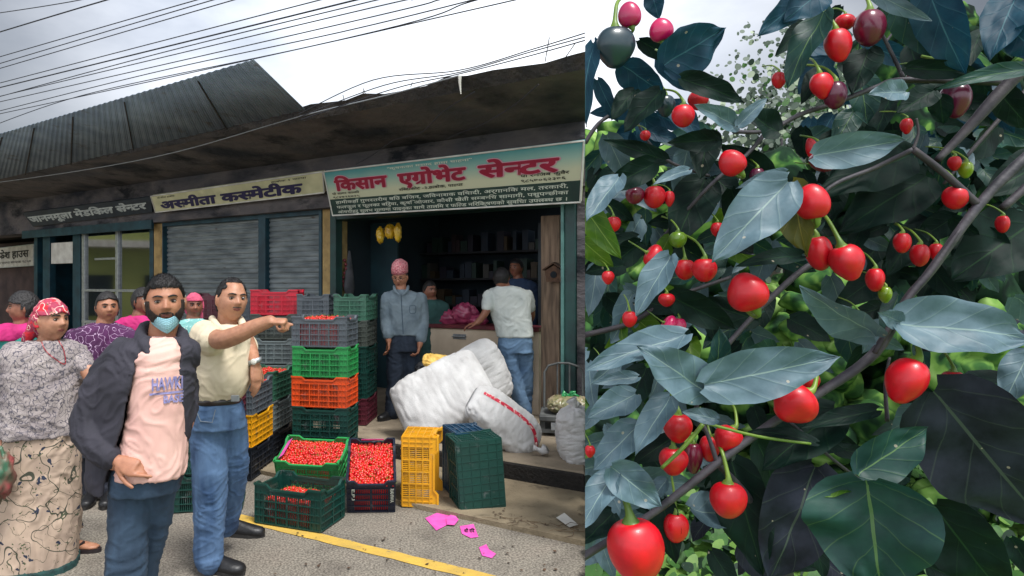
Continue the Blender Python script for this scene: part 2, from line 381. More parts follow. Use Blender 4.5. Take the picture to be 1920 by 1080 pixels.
g = MB(); prism(g, pent(.095, FC+.06), pent(.095, FC+.15)); g.build('house_body', M_bh, bh)
g = MB(); g.tube([B(hp.dot(UN), FC+.061, hp.z-.0), B(hp.dot(UN), FC+.052, hp.z)], .036, 14); g.build('entrance_hole', M_dark, bh)
g = MB(); A = pent(.112, FC+.04); C = pent(.112, FC+.15)
for i, j in ((0, 1), (0, 4)):
    a, b_, c_, d_ = A[i], A[j], C[j], C[i]; up = V((0, 0, .015)); g.hexa([a, b_, c_, d_, a+up, b_+up, c_+up, d_+up])
g.build('roof', M_bh, bh)
# counter
cc = 6.95; zc = Zc(850, 611, cc)
ct = thing('shop_counter', B(S(880, cc), cc, ZF), 'cream fronted shop counter with maroon top edge behind the sacks', 'counter')
g = MB(); g.bb(S(797, cc), S(1010, cc), cc, cc+.45, ZF, zc-.03); g.build('front_panel', mat('cream_panel', srgb(214, 196, 172), srgb(190, 170, 146), .6, 3, dirt=(srgb(150, 128, 106), 5, .68)), ct, bevel=.004)
g = MB(); g.bb(S(795, cc), S(1012, cc), cc-.03, cc+.5, zc-.03, zc+.015); g.build('counter_top', mat('maroon_edge', srgb(110, 40, 48), srgb(80, 30, 38), .5), ct, bevel=.004)
hb = BP(862, 631, cc); g = MB()
g.tube([hb+UN*.09+NN*-.0, hb+UN*.09-NN*.03, hb-UN*.09-NN*.03, hb-UN*.09], .007); g.bb(S(850, cc), S(874, cc), cc-.008, cc-.001, hb.z-.03, hb.z+.03)
g.build('handle', M_alu, ct)
# left neighbour ------------------------------------------------
nb = thing('neighbour_shop', B(S(30, 8), 8.6, 0), 'low brown corner shop at the far left with dark shutter and sloping roof', 'building')
nc = 8.2
g = MB(); g.bb(S(70, nc), S(-260, nc), nc, nc+4, 0, Zc(30, 455, nc)); g.build('wall', mat('brown_wall', srgb(84, 68, 66), srgb(60, 48, 50), .9, 3), nb)
g = MB(); zr = Zc(30, 452, nc); g.hexa([B(S(74, nc), nc-.3, zr+.12), B(S(-260, nc), nc-.3, zr-.3), B(S(-260, nc), nc+4.2, zr-.3), B(S(74, nc), nc+4.2, zr+.12), B(S(74, nc), nc-.3, zr+.22), B(S(-260, nc), nc-.3, zr-.2), B(S(-260, nc), nc+4.2, zr-.2), B(S(74, nc), nc+4.2, zr+.22)])
g.build('roof', M_soot, nb)
M_yel2 = mat('pipe_yellow', srgb(180, 150, 60), None, .6)
g = MB(); g.bb(S(72, 7.5), S(76, 7.5), 7.46, 7.54, ZF, 2.9, 0); dp_ = g.build('drain_pipe', mat('pale_pipe', srgb(120, 116, 110), None, .7)); tag(dp_, 'thin pale upright pipe at the left corner of the shop row', 'pipe')
# ------------------------------------------------------------------ signs
def signboard(name, label, TL, TR, BR, BL, thick, M_board, frame=None):
    """corner points; returns thing, map(u,v) with u,v in 0..1 on the front"""
    mid = (TL+TR+BR+BL)/4; t = thing(name, mid, label, 'shop sign')
    nrm = (TR-TL).cross(BL-TL).normalized()
    if nrm.y > 0: nrm = -nrm
    bk = -nrm*thick
    g = MB(); g.hexa([BL, BR, BR+bk, BL+bk, TL, TR, TR+bk, TL+bk]); g.build('board', M_board, t)
    def mf(u, v, lift=.004): return BL.lerp(BR, u).lerp(TL.lerp(TR, u), v)+nrm*lift
    if frame:
        f = MB(); w_ = .02
        for (A, C) in ((TL, TR), (BL, BR), (TL, BL), (TR, BR)): f.tube([A+nrm*.004, C+nrm*.004], w_*.55, 4)
        f.build('frame', frame, t)
    return t, mf
def grad_board(name, cols):
    m = bpy.data.materials.new(name); m.use_nodes = True; t = m.node_tree; N = t.nodes; b = N['Principled BSDF']; b.inputs['Roughness'].default_value = .55
    tcn = N.new('ShaderNodeTexCoord'); sp = N.new('ShaderNodeSeparateXYZ'); r = N.new('ShaderNodeValToRGB')
    t.links.new(tcn.outputs['Object'], sp.inputs[0]); mr = N.new('ShaderNodeMapRange'); mr.inputs['From Min'].default_value = -.36; mr.inputs['From Max'].default_value = .36
    n = N.new('ShaderNodeTexNoise'); n.inputs['Scale'].default_value = 3; ad = N.new('ShaderNodeMath'); ad.operation = 'MULTIPLY_ADD'; ad.inputs[1].default_value = .06
    t.links.new(tcn.outputs['Object'], n.inputs['Vector']); t.links.new(n.outputs['Fac'], ad.inputs[0]); t.links.new(sp.outputs[2], ad.inputs[2]); t.links.new(ad.outputs[0], mr.inputs['Value'])
    t.links.new(mr.outputs[0], r.inputs[0]); t.links.new(r.outputs[0], b.inputs['Base Color'])
    e = r.color_ramp.elements
    e[0].position = cols[0][0]; e[0].color = cols[0][1]; e[1].position = cols[-1][0]; e[1].color = cols[-1][1]
    for p, c in cols[1:-1]: q = e.new(p); q.color = c
    return m
M_ink = mat('black_ink', srgb(26, 28, 30), None, .6); M_navy = mat('navy_ink', srgb(34, 30, 74), None, .6)
M_red = mat('red_ink', srgb(150, 18, 52), None, .55); M_wink = mat('white_ink', srgb(206, 212, 196), None, .6); M_pink = mat('pale_pink_ink', srgb(214, 150, 170), None, .6)
# medical sign
t, mf = signboard('medical_shop_sign', 'dark green weathered sign with pale lettering above the medical shop window', BP(42, 399, 6.35), BP(283, 369, 6.35), BP(285, 398, 6.5), BP(62, 425, 6.5), .04, mat('sign_green', srgb(30, 44, 56), srgb(20, 32, 44), .6))
g = MB(); text_on(g, 'जाननमूला मेडिकल सेन*टर', mf, .02, .3, .36, .94, .045)
for i in range(len(g.f)): pass
g.build('lettering', mat('faded_letters', srgb(186, 192, 190), srgb(146, 154, 154), .7, 20), t)
g = MB(); g.bb(S(288, 6.56), S(45, 6.56), 6.52, 6.56, 2.52, 2.66); bt = g.build('fascia_board', M_teal); bt.parent = None; tag(bt, 'teal painted timber band under the medical shop sign', 'board')
# cosmetics sign
M_cream = mat('cream_board', srgb(202, 198, 160), srgb(178, 176, 140), .6, 5, dirt=(srgb(140, 140, 116), 7, .66))
t, mf = signboard('cosmetics_shop_sign', 'cream rounded shop sign with dark blue lettering above the closed shutters', BP(283, 368, 6.3), BP(605, 322, 6.3), BP(608, 361, 6.45), BP(292, 398, 6.45), .05, M_cream, M_white)
g = MB(); text_on(g, 'अस*मीता', mf, .05, .14, .42, .36, .05); text_on(g, 'कस*मेटीक', mf, .45, .14, .42, .44, .05); g.build('lettering', M_navy, t)
g = MB(); text_on(g, 'प^ो सीमा हाबोक', mf, .04, .80, .08, .12, .01); text_on(g, 'हाबोक १ पाल*पा', mf, .74, .80, .08, .18, .01); g.build('small_print', M_ink, t)
# agro sign
TL, TR, BR, BL = BP(607, 322, 6.2), BP(1095, 264, 6.2), BP(1088, 379, 6.45), BP(624, 404, 6.45)
M_ag = mat('agro', srgb(200, 196, 150), None)
t, mf = signboard('agro_shop_sign', 'long teal and cream sign with big red lettering over the open shop', TL, TR, BR, BL, .05, grad_board('agro_print', [(0, srgb(196, 194, 164)), (.56, srgb(192, 194, 164)), (.72, srgb(146, 178, 164)), (.88, srgb(76, 142, 144)), (1, srgb(44, 116, 126))]), M_white)
g = MB(); g.poly([mf(0.0, 0, .003), mf(1, 0, .003), mf(1, .37, .003), mf(0, .37, .003)]); g.build('lower_band', mat('deep_green', srgb(34, 62, 54), srgb(26, 50, 46), .6), t)
def big(off, lift, m, nm):
    g = MB(); f2 = lambda u, v: mf(u, v, lift)
    text_on(g, 'किसान', f2, .045, .56, .2, .24, off) if False else text_on(g, 'िकसान', f2, .045, .56, .21, .235, off)
    g.build(nm, m, t); g = MB(); text_on(g, 'एग^ोभेट', f2, .335, .56, .21, .265, off); g.build(nm, m, t); g = MB(); text_on(g, 'सेन*टर', f2, .655, .56, .21, .265, off); g.build(nm, m, t)
big(.075, .005, M_pink, 'letter_outline'); big(.042, .009, M_red, 'lettering')
g = MB()
text_on(g, '"कृषकका मर्पद हामा चाहना"', lambda u, v: mf(u, v, .006), .29, .89, .04, .34, .012)
g.build('slogan', M_wink, t)
g = MB(); f6 = lambda u, v: mf(u, v, .006)
text_on(g, 'रिब*दीकोट -३,हाबोक, पाल*पा', f6, .33, .44, .045, .26, .015); text_on(g, 'प^ो रन*िजब कुवैर', f6, .80, .50, .045, .16, .015); text_on(g, '९८५७०६२३७६', f6, .80, .41, .045, .15, .015)
text_on(g, 'प^ो सागर कार*की', f6, .02, .47, .04, .13, .012); text_on(g, '९८४७२६७२५', f6, .02, .39, .04, .13, .012)
g.build('address_print', M_ink, t)
g = MB()
text_on(g, 'हामीकहाँ गुणस*तरीय बिउ बिजन, जिवनाशक विषादी, अर्गानिक मल, तरकारी,', f6, .03, .265, .055, .93, .018)
text_on(g, 'फलफुल र फूलका बिरुवा, कृषि औजार, कौसी खेती सम*बन*िध सामाग^ी, पशुपन*छीका', f6, .03, .155, .055, .93, .018)
text_on(g, 'औषधीहरु सुलभ मूल*यमा पाइनुका साथै तालिम र फिल*ड निरिक्षणको सुविधा उपलब*ध छ ।', f6, .03, .045, .055, .93, .018)
g.build('service_list', M_wink, t)
# fresh house sign
t, mf = signboard('fresh_house_sign', 'small pale sign with dark lettering on the neighbouring wall at far left', BP(-45, 470, 8.05), BP(63, 458, 8.05), BP(63, 498, 8.1), BP(-45, 505, 8.1), .04, M_white, M_alu)
g = MB(); text_on(g, 'फ^ेश हाउस', mf, .42, .45, .3, .5, .03); text_on(g, 'हाबोक पाल*पा सम*पर*क ९८५७', mf, .3, .18, .1, .66, .01); g.build('lettering', M_ink, t)
# ------------------------------------------------------------------ tin roof over the left shops
tin = MB(); nS = 260
def tl(t_): return BP(475, 112, 4.2).lerp(BP(-120, 286, 4.2), t_), BP(572, 206, 5.15).lerp(BP(-160, 372, 5.3), t_)
for layer in (0,):
    prev = None
    for i in range(nS+1):
        a, b = tl(i/nS); h = .0045*math.cos(i*math.pi/2.) ; cur = (a+V((0, 0, h)), b+V((0, 0, h)))
        if prev: tin.quad(prev[0], cur[0], cur[1], prev[1])
        prev = cur
tr = thing('tin_roof', (BP(300, 250, 4.7)), 'corrugated tin sheet roof tilted up above the left shops', 'roof sheet')
o = tin.build('sheet', M_tin, tr, smooth=True); so = o.modifiers.new('s', 'SOLIDIFY'); so.thickness = .004
rf = MB()
for t_ in (.12, .3, .45, .58, .7, .82, .93):
    a, b = tl(t_); a = a-V((0, 0, .02)); b = b-V((0, 0, .02)); rf.tube([a.lerp(b, .05), b], .009, 6)
rf.build('rafter', M_soot, tr)
# ------------------------------------------------------------------ wires
M_wire = mat('cable', srgb(34, 36, 44), None, .6)
W_ = [((-40, 30), (150, 0), (320, -44)), ((-40, 72), (200, 0), (420, -60)), ((-40, 118), (390, -6), (560, -50)), ((-40, 131), (420, -6), (600, -52)), ((-40, 140), (480, -12), (640, -52)),
      ((-40, 166), (600, 0), (800, -50)), ((-40, 174), (700, -8), (860, -50)), ((-40, 192), (280, 105), (715, -2), (860, -36)), ((-40, 190), (640, 28), (780, -2), (900, -30)), ((-40, 200), (640, 45), (830, -2), (940, -30)),
      ((-40, 218), (280, 138), (640, 60), (910, -6), (1000, -30)), ((-40, 222), (640, 74), (880, 4), (960, -18)), ((-40, 246), (150, 180), (560, 92), (825, 32), (1000, -8), (1090, -30))]
def spline(pts, n):
    out = []; pts = [V(p) if len(p) == 3 else np.array(p, float) for p in pts]; P_ = [pts[0]]+list(pts)+[pts[-1]]
    for i in range(1, len(P_)-2):
        p0, p1, p2, p3 = P_[i-1:i+3]
        for k in range(n):
            t = k/n; out.append(.5*((2*p1)+(p2-p0)*t+(2*p0-5*p1+4*p2-p3)*t*t+(3*p1-p0-3*p2+p3)*t**3))
    out.append(pts[-1]); return out
for i, w_ in enumerate(W_):
    Y = 3.9+.06*i
    pts = spline([BP(a, b, Y) for a, b in w_], 10); g = MB(); g.tube(pts, .0075 if i in (1, 6) else .0052, 5)
    tag(g.build('overhead_cable', M_wire), ['topmost dark overhead cable, crossing only the upper left corner of the sky', 'thick bluish overhead cable, second from the top at the left edge', 'third overhead cable from the top at the left edge', 'fourth overhead cable from the top at the left edge', 'fifth overhead cable from the top at the left edge', 'sixth overhead cable from the top at the left edge', 'thickest black overhead cable, seventh from the top at the left edge', 'eighth overhead cable, the one that bends gently downward above the tin roof', 'ninth overhead cable, running just under the thick black one', 'tenth overhead cable from the top at the left edge', 'eleventh overhead cable, just above the tin roof ridge', 'twelfth overhead cable, faint and close above the tin roof', 'lowest overhead cable, kinked and touching the tin roof edge'][i], 'cable', 'overhead cables crossing the sky')
for i, w_ in enumerate([((560, 214), (700, 150), (860, 132), (1000, 92), (1110, 58)), ((560, 220), (720, 160), (860, 136), (1000, 96), (1110, 66)), ((565, 224), (740, 166), (860, 139), (1000, 103), (1110, 72))]):
    g = MB(); g.tube(spline([BP(a, b, 4.9-.05*i) for a, b in w_], 8), .005, 5)
    tag(g.build('roof_cable', M_wire, clip=-1), ['uppermost of the three cables close above the right roof edge', 'middle one of the three cables close above the right roof edge', 'lowest of the three cables close above the right roof edge'][i], 'cable', 'cables along the right roof edge')
M_pw = mat('pale_cable', srgb(130, 134, 138), None, .5)
g = MB(); g.tube(spline([BP(a, b, 5.1) for a, b in ((-40, 347), (150, 320), (330, 285), (560, 219), (720, 180), (860, 142))], 8), .006, 5)
tag(g.build('roof_cable', M_pw), 'single pale cable sagging along the slab below the tin roof', 'cable')
for w_, lb in ((((1010, 158), (960, 200), (900, 235), (860, 250), (835, 262)), 'loose dark wire drooping across the right part of the slab underside'), (((890, 172), (830, 210), (790, 248), (740, 262), (700, 290), (668, 308)), 'loose wire drooping across the middle of the slab underside')):
    g = MB(); g.tube(spline([BP(a, b, 5.15+.9*k/5) for k, (a, b) in enumerate(w_)], 6), .005, 5); tag(g.build('loose_wire', M_wire), lb, 'wire')
g = MB(); a = BP(862, 142, 5.1); g.tube([a, a-V((0, 0, .06)), a-V((-.01, 0, .16))], [.016, .012, .004], 6); tag(g.build('tied_rag', M_white), 'small white rag tied to the cable at the roof edge', 'rag')
# rusty bars and weeds on the roof edge
for px, py, hh, dx in ((647, 192, 14, -4), (681, 186, 16, 0), (690, 183, 17, -9), (770, 160, 6, 3), (1022, 112, 42, 8), (1060, 104, 22, 18)):
    g = MB(); a = BP(px, py+4, 5.3); b = BP(px+dx, py-hh, 5.3); g.tube([a, b], .004, 5); tag(g.build('rebar_stub', M_soot), {647: 'leftmost short rusty bar sticking up from the roof edge', 681: 'upright rusty bar standing next to a leaning one on the roof edge', 690: 'rusty bar leaning left beside the upright one on the roof edge', 770: 'tiny rusty stub near the middle of the roof edge', 1022: 'tallest rusty bar sticking up near the right end of the roof', 1060: 'slanting rusty bar nearest the right end of the roof edge'}[px], 'metal bar', 'rusty bars on the roof edge')
# yellow building across the side street: the medical shop window mirrors it
yb = thing('yellow_house', (-17, 12, 0), 'yellow painted two-storey house across the side street mirrored in the window', 'building')
g = MB(); g.box((-19, 12.5, 3.2), (6, 11, 6.4)); g.build('wall', mat('yellow_wall', srgb(158, 164, 92), srgb(136, 144, 80), .8, 1), yb)
g = MB()
for zz in (1.3, 4.4):
    for yy in (8.6, 10.4, 12.2, 14, 15.8): g.box((-15.98, yy, zz), (.08, .85, 1.3), m=0)
g.build('window', M_dark, yb)
g = MB()
for zz in (2.95, 6.2): g.box((-15.9, 12.5, zz), (.7, 11.2, .22))
g.build('ledge', M_white, yb)
# ------------------------------------------------------------------ crates
def plastic(name, c, r=.42):
    d = tuple(x*.72 for x in c[:3])+(1,)
    return mat('crate_'+name, c, d, r, 5, 6, .3, .7, bump=.12, bscale=40, dirt=(tuple(x*.45+.10 for x in c[:3])+(1,), 11, .6), rvar=.12)
CR = {k: plastic(k, srgb(*c)) for k, c in dict(dkgreen=(16, 62, 54), green=(38, 140, 72), midgreen=(58, 104, 84), orange=(214, 78, 26), yellow=(220, 158, 20), grey=(84, 92, 98), ltgrey=(112, 122, 122),
      black=(30, 34, 42), navy=(26, 32, 48), red=(190, 26, 50), maroon=(92, 34, 48), blue=(20, 62, 90), olive=(74, 80, 74)).items()}
CL, CW, CH = .53, .36, .28
def crate_parts():
    """origin at base centre, opening up"""
    walls = MB(); rim = MB(); base = MB(); t = .006
    def side(Lh, Wh, ax):
        def bx(u0, u1, w0, w1, z0, z1, mb):
            # ax 0: along x, faces +-y ; ax 1 : along y, faces +-x
            for sg in (-1, 1):
                a, b = sorted((sg*w0, sg*w1))
                if ax == 0: mb.box(((u0+u1)/2, (a+b)/2, (z0+z1)/2), (u1-u0, b-a, z1-z0))
                else: mb.box(((a+b)/2, (u0+u1)/2, (z0+z1)/2), (b-a, u1-u0, z1-z0))
        cw = .075 if ax == 0 else .05
        for s in (-1, 1):
            a, b = sorted((s*(Lh-.004), s*(Lh-cw))); bx(a, b, Wh-t-.006, Wh-.006, .012, .25, walls)
            for q in (.012, .5, .95):    # stiffening ribs on the corner panels
                c_ = s*(Lh-cw*q-.004); bx(c_-.003, c_+.003, Wh-.006, Wh, .012, .235, walls)
        n = 26 if ax == 0 else 17
        for i in range(1, n):
            u = -Lh+cw+(2*Lh-2*cw)*i/n; bx(u-.0035, u+.0035, Wh-t-.004, Wh-.007, .016, .21, walls)
        nz = 5
        for k in range(nz):
            z = .014+k*.2/(nz-1); bx(-Lh+.003, Lh-.003, Wh-.009, Wh+.001, z-.0035, z+.0035, walls)
        for u in ((-.5, 0, .5) if ax == 0 else (0,)):
            u = u*(Lh-cw)*.95; bx(u-.005, u+.005, Wh-.0085, Wh+.0005, .014, .214, walls)
        # rim with a dip in the middle
        dip = .028; m_ = (Lh-cw)*.72
        pts = [(-Lh, .28), (-m_-.03, .28), (-m_, .28-dip), (m_, .28-dip), (m_+.03, .28), (Lh, .28)]
        for sg in (-1, 1):
            for (u0, z0), (u1, z1) in zip(pts, pts[1:]):
                def pt(u, w_, z): return V((u, sg*w_, z)) if ax == 0 else V((sg*w_, u, z))
                W0, W1 = Wh-.012, Wh+.006; hh = .014
                rim.hexa([pt(u0, W0, z0-hh), pt(u1, W0, z1-hh), pt(u1, W1, z1-hh), pt(u0, W1, z0-hh), pt(u0, W0, z0), pt(u1, W0, z1), pt(u1, W1, z1), pt(u0, W1, z0)])
                rim.hexa([pt(u0, Wh-.01, .214), pt(u1, Wh-.01, .214), pt(u1, Wh-.004, .214), pt(u0, Wh-.004, .214), pt(u0, Wh-.01, z0-.012), pt(u1, Wh-.01, z1-.012), pt(u1, Wh-.004, z1-.012), pt(u0, Wh-.004, z0-.012)])
    side(CL/2-.008, CW/2-.008, 0); side(CW/2-.008, CL/2-.008, 1)
    base.box((0, 0, .008), (CL-.03, CW-.03, .008))
    for i in range(9): base.box(((i-4)*.055, 0, .003), (.006, CW-.035, .006))
    for j in range(5): base.box((0, (j-2)*.065, .0025), (CL-.035, .006, .005))
    return walls.mesh('w'), rim.mesh('r'), base.mesh('b')
CMESH = crate_parts()
CCOL = {}
def crate(loc, yaw, col, label, group=None, tilt=(0, 0), rotm=None):
    if col not in CCOL:
        CCOL[col] = [m.copy() for m in CMESH]
        for m in CCOL[col]: m.materials.append(CR[col])
    M = (rotm if rotm is not None else Matrix.Rotation(R(yaw), 3, 'Z') @ Matrix.Rotation(R(tilt[0]), 3, 'X') @ Matrix.Rotation(R(tilt[1]), 3, 'Y'))
    t = thing('plastic_crate', loc, label, 'crate', group, M.to_euler())
    for nm, m in zip(('lattice_wall', 'rim', 'base'), CCOL[col]):
        o = bpy.data.objects.new(nm, m); COL.objects.link(o); o.parent = t
    return t
# chillies ---------------------------------------------------
M_chil = mat('chilli_skin', srgb(196, 14, 24), srgb(150, 6, 18), .28, 9, 3, .3, .7, coat=.3, c3=srgb(206, 30, 24))
M_chil2 = mat('chilli_orange', srgb(206, 66, 28), srgb(170, 24, 22), .3, 9, 3, coat=.3)
M_stemg = mat('chilli_stalk', srgb(120, 140, 52), srgb(80, 100, 40), .6)
def chili_mesh(m):
    g = MB(); rs = []
    for z, r in ((-.013, .002), (-.010, .0075), (-.004, .0115), (.003, .0120), (.008, .0095), (.0105, .004)):
        rs.append([V((r*math.cos(2*math.pi*j/9), r*math.sin(2*math.pi*j/9), z)) for j in range(9)])
    g.rings(rs, True, 0); g.tube([V((0, 0, .009)), V((.001, 0, .017)), V((.004, .002, .026))], [.003, .0012, .001], 5, m=1)
    me = g.mesh('chilli'); me.materials.append(m); me.materials.append(M_stemg)
    me.polygons.foreach_set('use_smooth', [True]*len(me.polygons)); return me
CH1, CH2 = chili_mesh(M_chil), chili_mesh(M_chil2)
crnd = random.Random(21)
def heap(M, lx, ly, z0, dome, n_ind, n_mass, label, group, masslabel):
    """M: 4x4 of the crate frame. chillies in a heap with top at z0 (+dome)"""
    def hz(x, y): return z0+dome*(1-(2*x/lx)**2)*(1-(2*y/ly)**2)+.012*noise.noise(V((x*14, y*14, z0*9)))
    # jittered grid so that every visible one is near the surface
    tot = n_ind+n_mass; nx = max(2, int(math.sqrt(tot*lx/ly))); ny = max(2, tot//nx)
    spots = []
    for i in range(nx):
        for j in range(ny):
            x = (-.5+(i+crnd.uniform(.1, .9))/nx)*lx; y = (-.5+(j+crnd.uniform(.1, .9))/ny)*ly
            spots.append((x, y, hz(x, y)-crnd.uniform(-.004, .012)))
    spots.sort(key=lambda s: (M @ V(s)).y)
    vs, fs, ms = [], [], []
    for k, s in enumerate(spots):
        q = Matrix.Rotation(crnd.uniform(0, 6.28), 4, 'Z') @ Matrix.Rotation(crnd.uniform(0, 2.2), 4, 'X') @ Matrix.Rotation(crnd.uniform(0, 6.28), 4, 'Z')
        W = Matrix.Translation(M @ V(s)) @ q @ Matrix.Scale(crnd.uniform(.85, 1.2), 4)
        if k < n_ind:
            o = bpy.data.objects.new('chilli', CH2 if crnd.random() < .08 else CH1); COL.objects.link(o)
            o.location = W.to_translation(); o.rotation_euler = W.to_euler(); sc_ = W.to_scale(); o.scale = sc_
            tag(o, label, 'chilli', group)
        else:
            n = len(vs); mo = 1 if crnd.random() < .08 else 0
            vs += [W @ v.co for v in CH1.vertices]
            for p in CH1.polygons: fs.append(tuple(n+i for i in p.vertices)); ms.append(2 if p.material_index else mo)
    # body of the heap under the surface
    n = len(vs); K = 12
    for i in range(K+1):
        for j in range(K+1):
            x = (-.5+i/K)*lx; y = (-.5+j/K)*ly; vs.append(M @ V((x, y, hz(x, y)-.016)))
    for i in range(K):
        for j in range(K):
            a = n+i*(K+1)+j; fs.append((a, a+K+1, a+K+2, a+1)); ms.append(0)
    # sides down to the base
    n = len(vs)
    for x, y in ((-1, -1), (1, -1), (1, 1), (-1, 1)):
        for z in (.02, z0-.02): vs.append(M @ V((x*lx*.497, y*ly*.497, z)))
    for a in range(4):
        b = (a+1) % 4; fs.append((n+2*a, n+2*b, n+2*b+1, n+2*a+1)); ms.append(0)
    me = bpy.data.meshes.new('chilli_heap'); me.from_pydata([tuple(v) for v in vs], [], fs); me.polygons.foreach_set('material_index', ms)
    me.polygons.foreach_set('use_smooth', [True]*len(me.polygons))
    o = link('chilli_heap', me, [M_chil, M_chil2, M_stemg]); tag(o, masslabel, 'chillies', kind='stuff')
def MX(t): return Matrix.LocRotScale(t.location, t.rotation_euler, None)
pit = .267
GS = 'crates stacked in front of the shops'
def cx(px, Y, z): return V(((px-CX)/F*Y, Y, z))
# centre stack
names = [('dkgreen', 'dark green crate at ground level of the centre stack behind the chilli crates'), ('dkgreen', 'dark green crate under the orange one in the centre stack'), ('orange', 'bright orange crate in the centre stack'),
         ('green', 'bright green crate on top of the orange one in the centre stack'), ('grey', 'grey crate heaped with chillies topmost of the centre stack')]
for k, (c, l) in enumerate(names):
    t = crate(cx(610+(k % 2)*1.2, 6.05, k*pit), -12+[0, .8, -.7, .6, -.4][k], c, l, GS)
heap(MX(t), CL-.05, CW-.05, .235, .03, 0, 260, '', '', 'red chillies heaped in the topmost grey crate of the centre stack')
tg = t
# right end-on stack on the step
for k, (c, l) in enumerate([('maroon', 'maroon crate at the bottom of the end-on stack beside the old man'), ('dkgreen', 'dark green crate second from the bottom beside the old man'), ('dkgreen', 'dark green crate in the middle of the stack beside the old man'),
        ('olive', 'grey olive crate under the top green one beside the old man'), ('midgreen', 'sage green crate topmost of the stack beside the old man')]):
    crate(cx(668, 7.1, ZF+k*pit), 80+[0, 1, -1, .5, -1][k], c, l, GS)
cardb = MB(); cardb.box(cx(651, 6.78, ZF+3*pit+.13), (.06, .012, .25)); tag(cardb.build('cardboard_strip', mat('cardboard', srgb(160, 134, 96), None, .9)), 'brown cardboard strip stuck in the olive crate near the top', 'cardboard')
for k, (c, l) in enumerate([('dkgreen', 'dark crate at the bottom hidden behind the centre stack'), ('grey', 'grey crate second from the bottom behind the centre stack'), ('black', 'black crate in the middle behind the centre stack'), ('grey', 'grey crate second from the top behind the centre stack'), ('grey', 'grey end-on crate with label between the red and sage green crates')]):
    crate(cx(597, 7.3, ZF+k*pit), 84, c, l, GS)
for k, (c, l) in enumerate([('dkgreen', 'dark green bottom crate of the stack under the red crate'), ('grey', 'grey crate second from the bottom under the red crate'), ('ltgrey', 'pale grey crate in the middle under the red crate'), ('ltgrey', 'pale grey green crate below the pointing hand'), ('olive', 'brownish grey crate directly under the red crate'), ('red', 'bright red crate topmost behind the pointing hand')]):
    crate(cx(521, 7.35, ZF+(k-.75)*.262) if k else cx(521, 7.35, .0), -3, c, l, GS) if k else None
for k, (c, l) in enumerate([('maroon', 'maroon crate low in the stack behind the two men'), ('grey', 'grey crate in the stack behind the two men'), ('grey', 'dark grey crate under the maroon ones behind the two men'), ('maroon', 'maroon crate second from the top behind the pointing man'), ('maroon', 'maroon crate topmost of the stack seen between the two men')]):
    crate(cx(407, 7.6, ZF+k*pit), -4, c, l, GS)
crate(cx(458, 7.55, ZF+4*pit-.02), 84, 'grey', 'dark grey end-on crate behind the pointing man\'s head', GS)
crate(cx(458, 7.55, ZF+3*pit-.02), 84, 'maroon', 'maroon end-on crate behind the pointing man\'s ear', GS)
# two sideways stacks by the pointing man's hand
for k, (c, l) in enumerate([('black', 'black crate under the yellow one beside the pointing man'), ('yellow', 'yellow crate in the stack beside the pointing man\'s hip'), ('grey', 'dark grey crate of chillies under the pointing man\'s resting hand')]):
    t = crate(V((-1.40, 5.78, k*pit)), 81+k, c, l, GS)
heap(MX(t), CL-.05, CW-.05, .235, .03, 0, 240, '', '', 'red chillies in the dark grey crate under the resting hand')
for k, (c, l) in enumerate([('black', 'black crate at the bottom behind the yellow crate stack'), ('ltgrey', 'pale grey crate under the green one right of the yellow crate'), ('midgreen', 'dull green crate of chillies behind the pointing man\'s resting hand')]):
    t = crate(V((-1.33, 6.37, k*.275)), 80, c, l, GS)
heap(MX(t), CL-.05, CW-.05, .235, .03, 0, 220, '', '', 'orange red chillies in the dull green crate right of the pointing man')
for k, (c, l) in enumerate([('dkgreen', 'dark green crate at the bottom of the stack behind the men'), ('black', 'black crate second in the stack behind the men'), ('maroon', 'maroon crate under the yellow one beside the pointing man\'s belt'), ('yellow', 'yellow crate of chillies seen between the two men')]):
    t = crate(cx(398, 5.42, k*pit), 2, c, l, GS)
heap(MX(t), CL-.05, CW-.05, .235, .03, 0, 180, '', '', 'red chillies in the yellow crate between the two men')
for k, (c, l) in enumerate([('dkgreen', 'dark green crate on the ground behind the pointing man\'s legs'), ('dkgreen', 'dark green crate stacked second behind the pointing man\'s legs')]):
    crate(cx(391, 4.93, k*pit), 10, c, l, GS)
# front crates
fr = crate(G(563, 976), -22, 'dkgreen', 'large dark green crate half full of chillies nearest the yellow line', 'front chilli crates')
FM = MX(fr)
tl_ = crate(cx(593, 5.36, .07), -11, 'green', 'green rimmed crate brim full of chillies tilted toward the road', 'front chilli crates', tilt=(22, 0))
tn = crate(cx(697, 4.99, .09), 92, 'navy', 'navy crate brim full of chillies with pink label slips', 'front chilli crates', tilt=(0, 0), rotm=Matrix.Rotation(R(2), 3, 'Z') @ Matrix.Rotation(R(22), 3, 'X') @ Matrix.Rotation(R(90), 3, 'Z'))
heap(FM, CL-.14, CW-.08, .165, .035, 90, 260, 'small round red chilli in the half-full dark green crate', 'chillies in the half-full dark green crate', 'red chillies lying at the back of the half-full dark green crate')
heap(MX(tl_), CL-.045, CW-.045, .235, .03, 100, 420, 'small round red chilli in the tilted green rimmed crate', 'chillies in the tilted green rimmed crate', 'red chillies filling the back of the green rimmed crate')
heap(MX(tn), CL-.045, CW-.045, .235, .03, 100, 420, 'small round red chilli in the navy crate', 'chillies in the navy crate', 'red chillies filling the back of the navy crate')
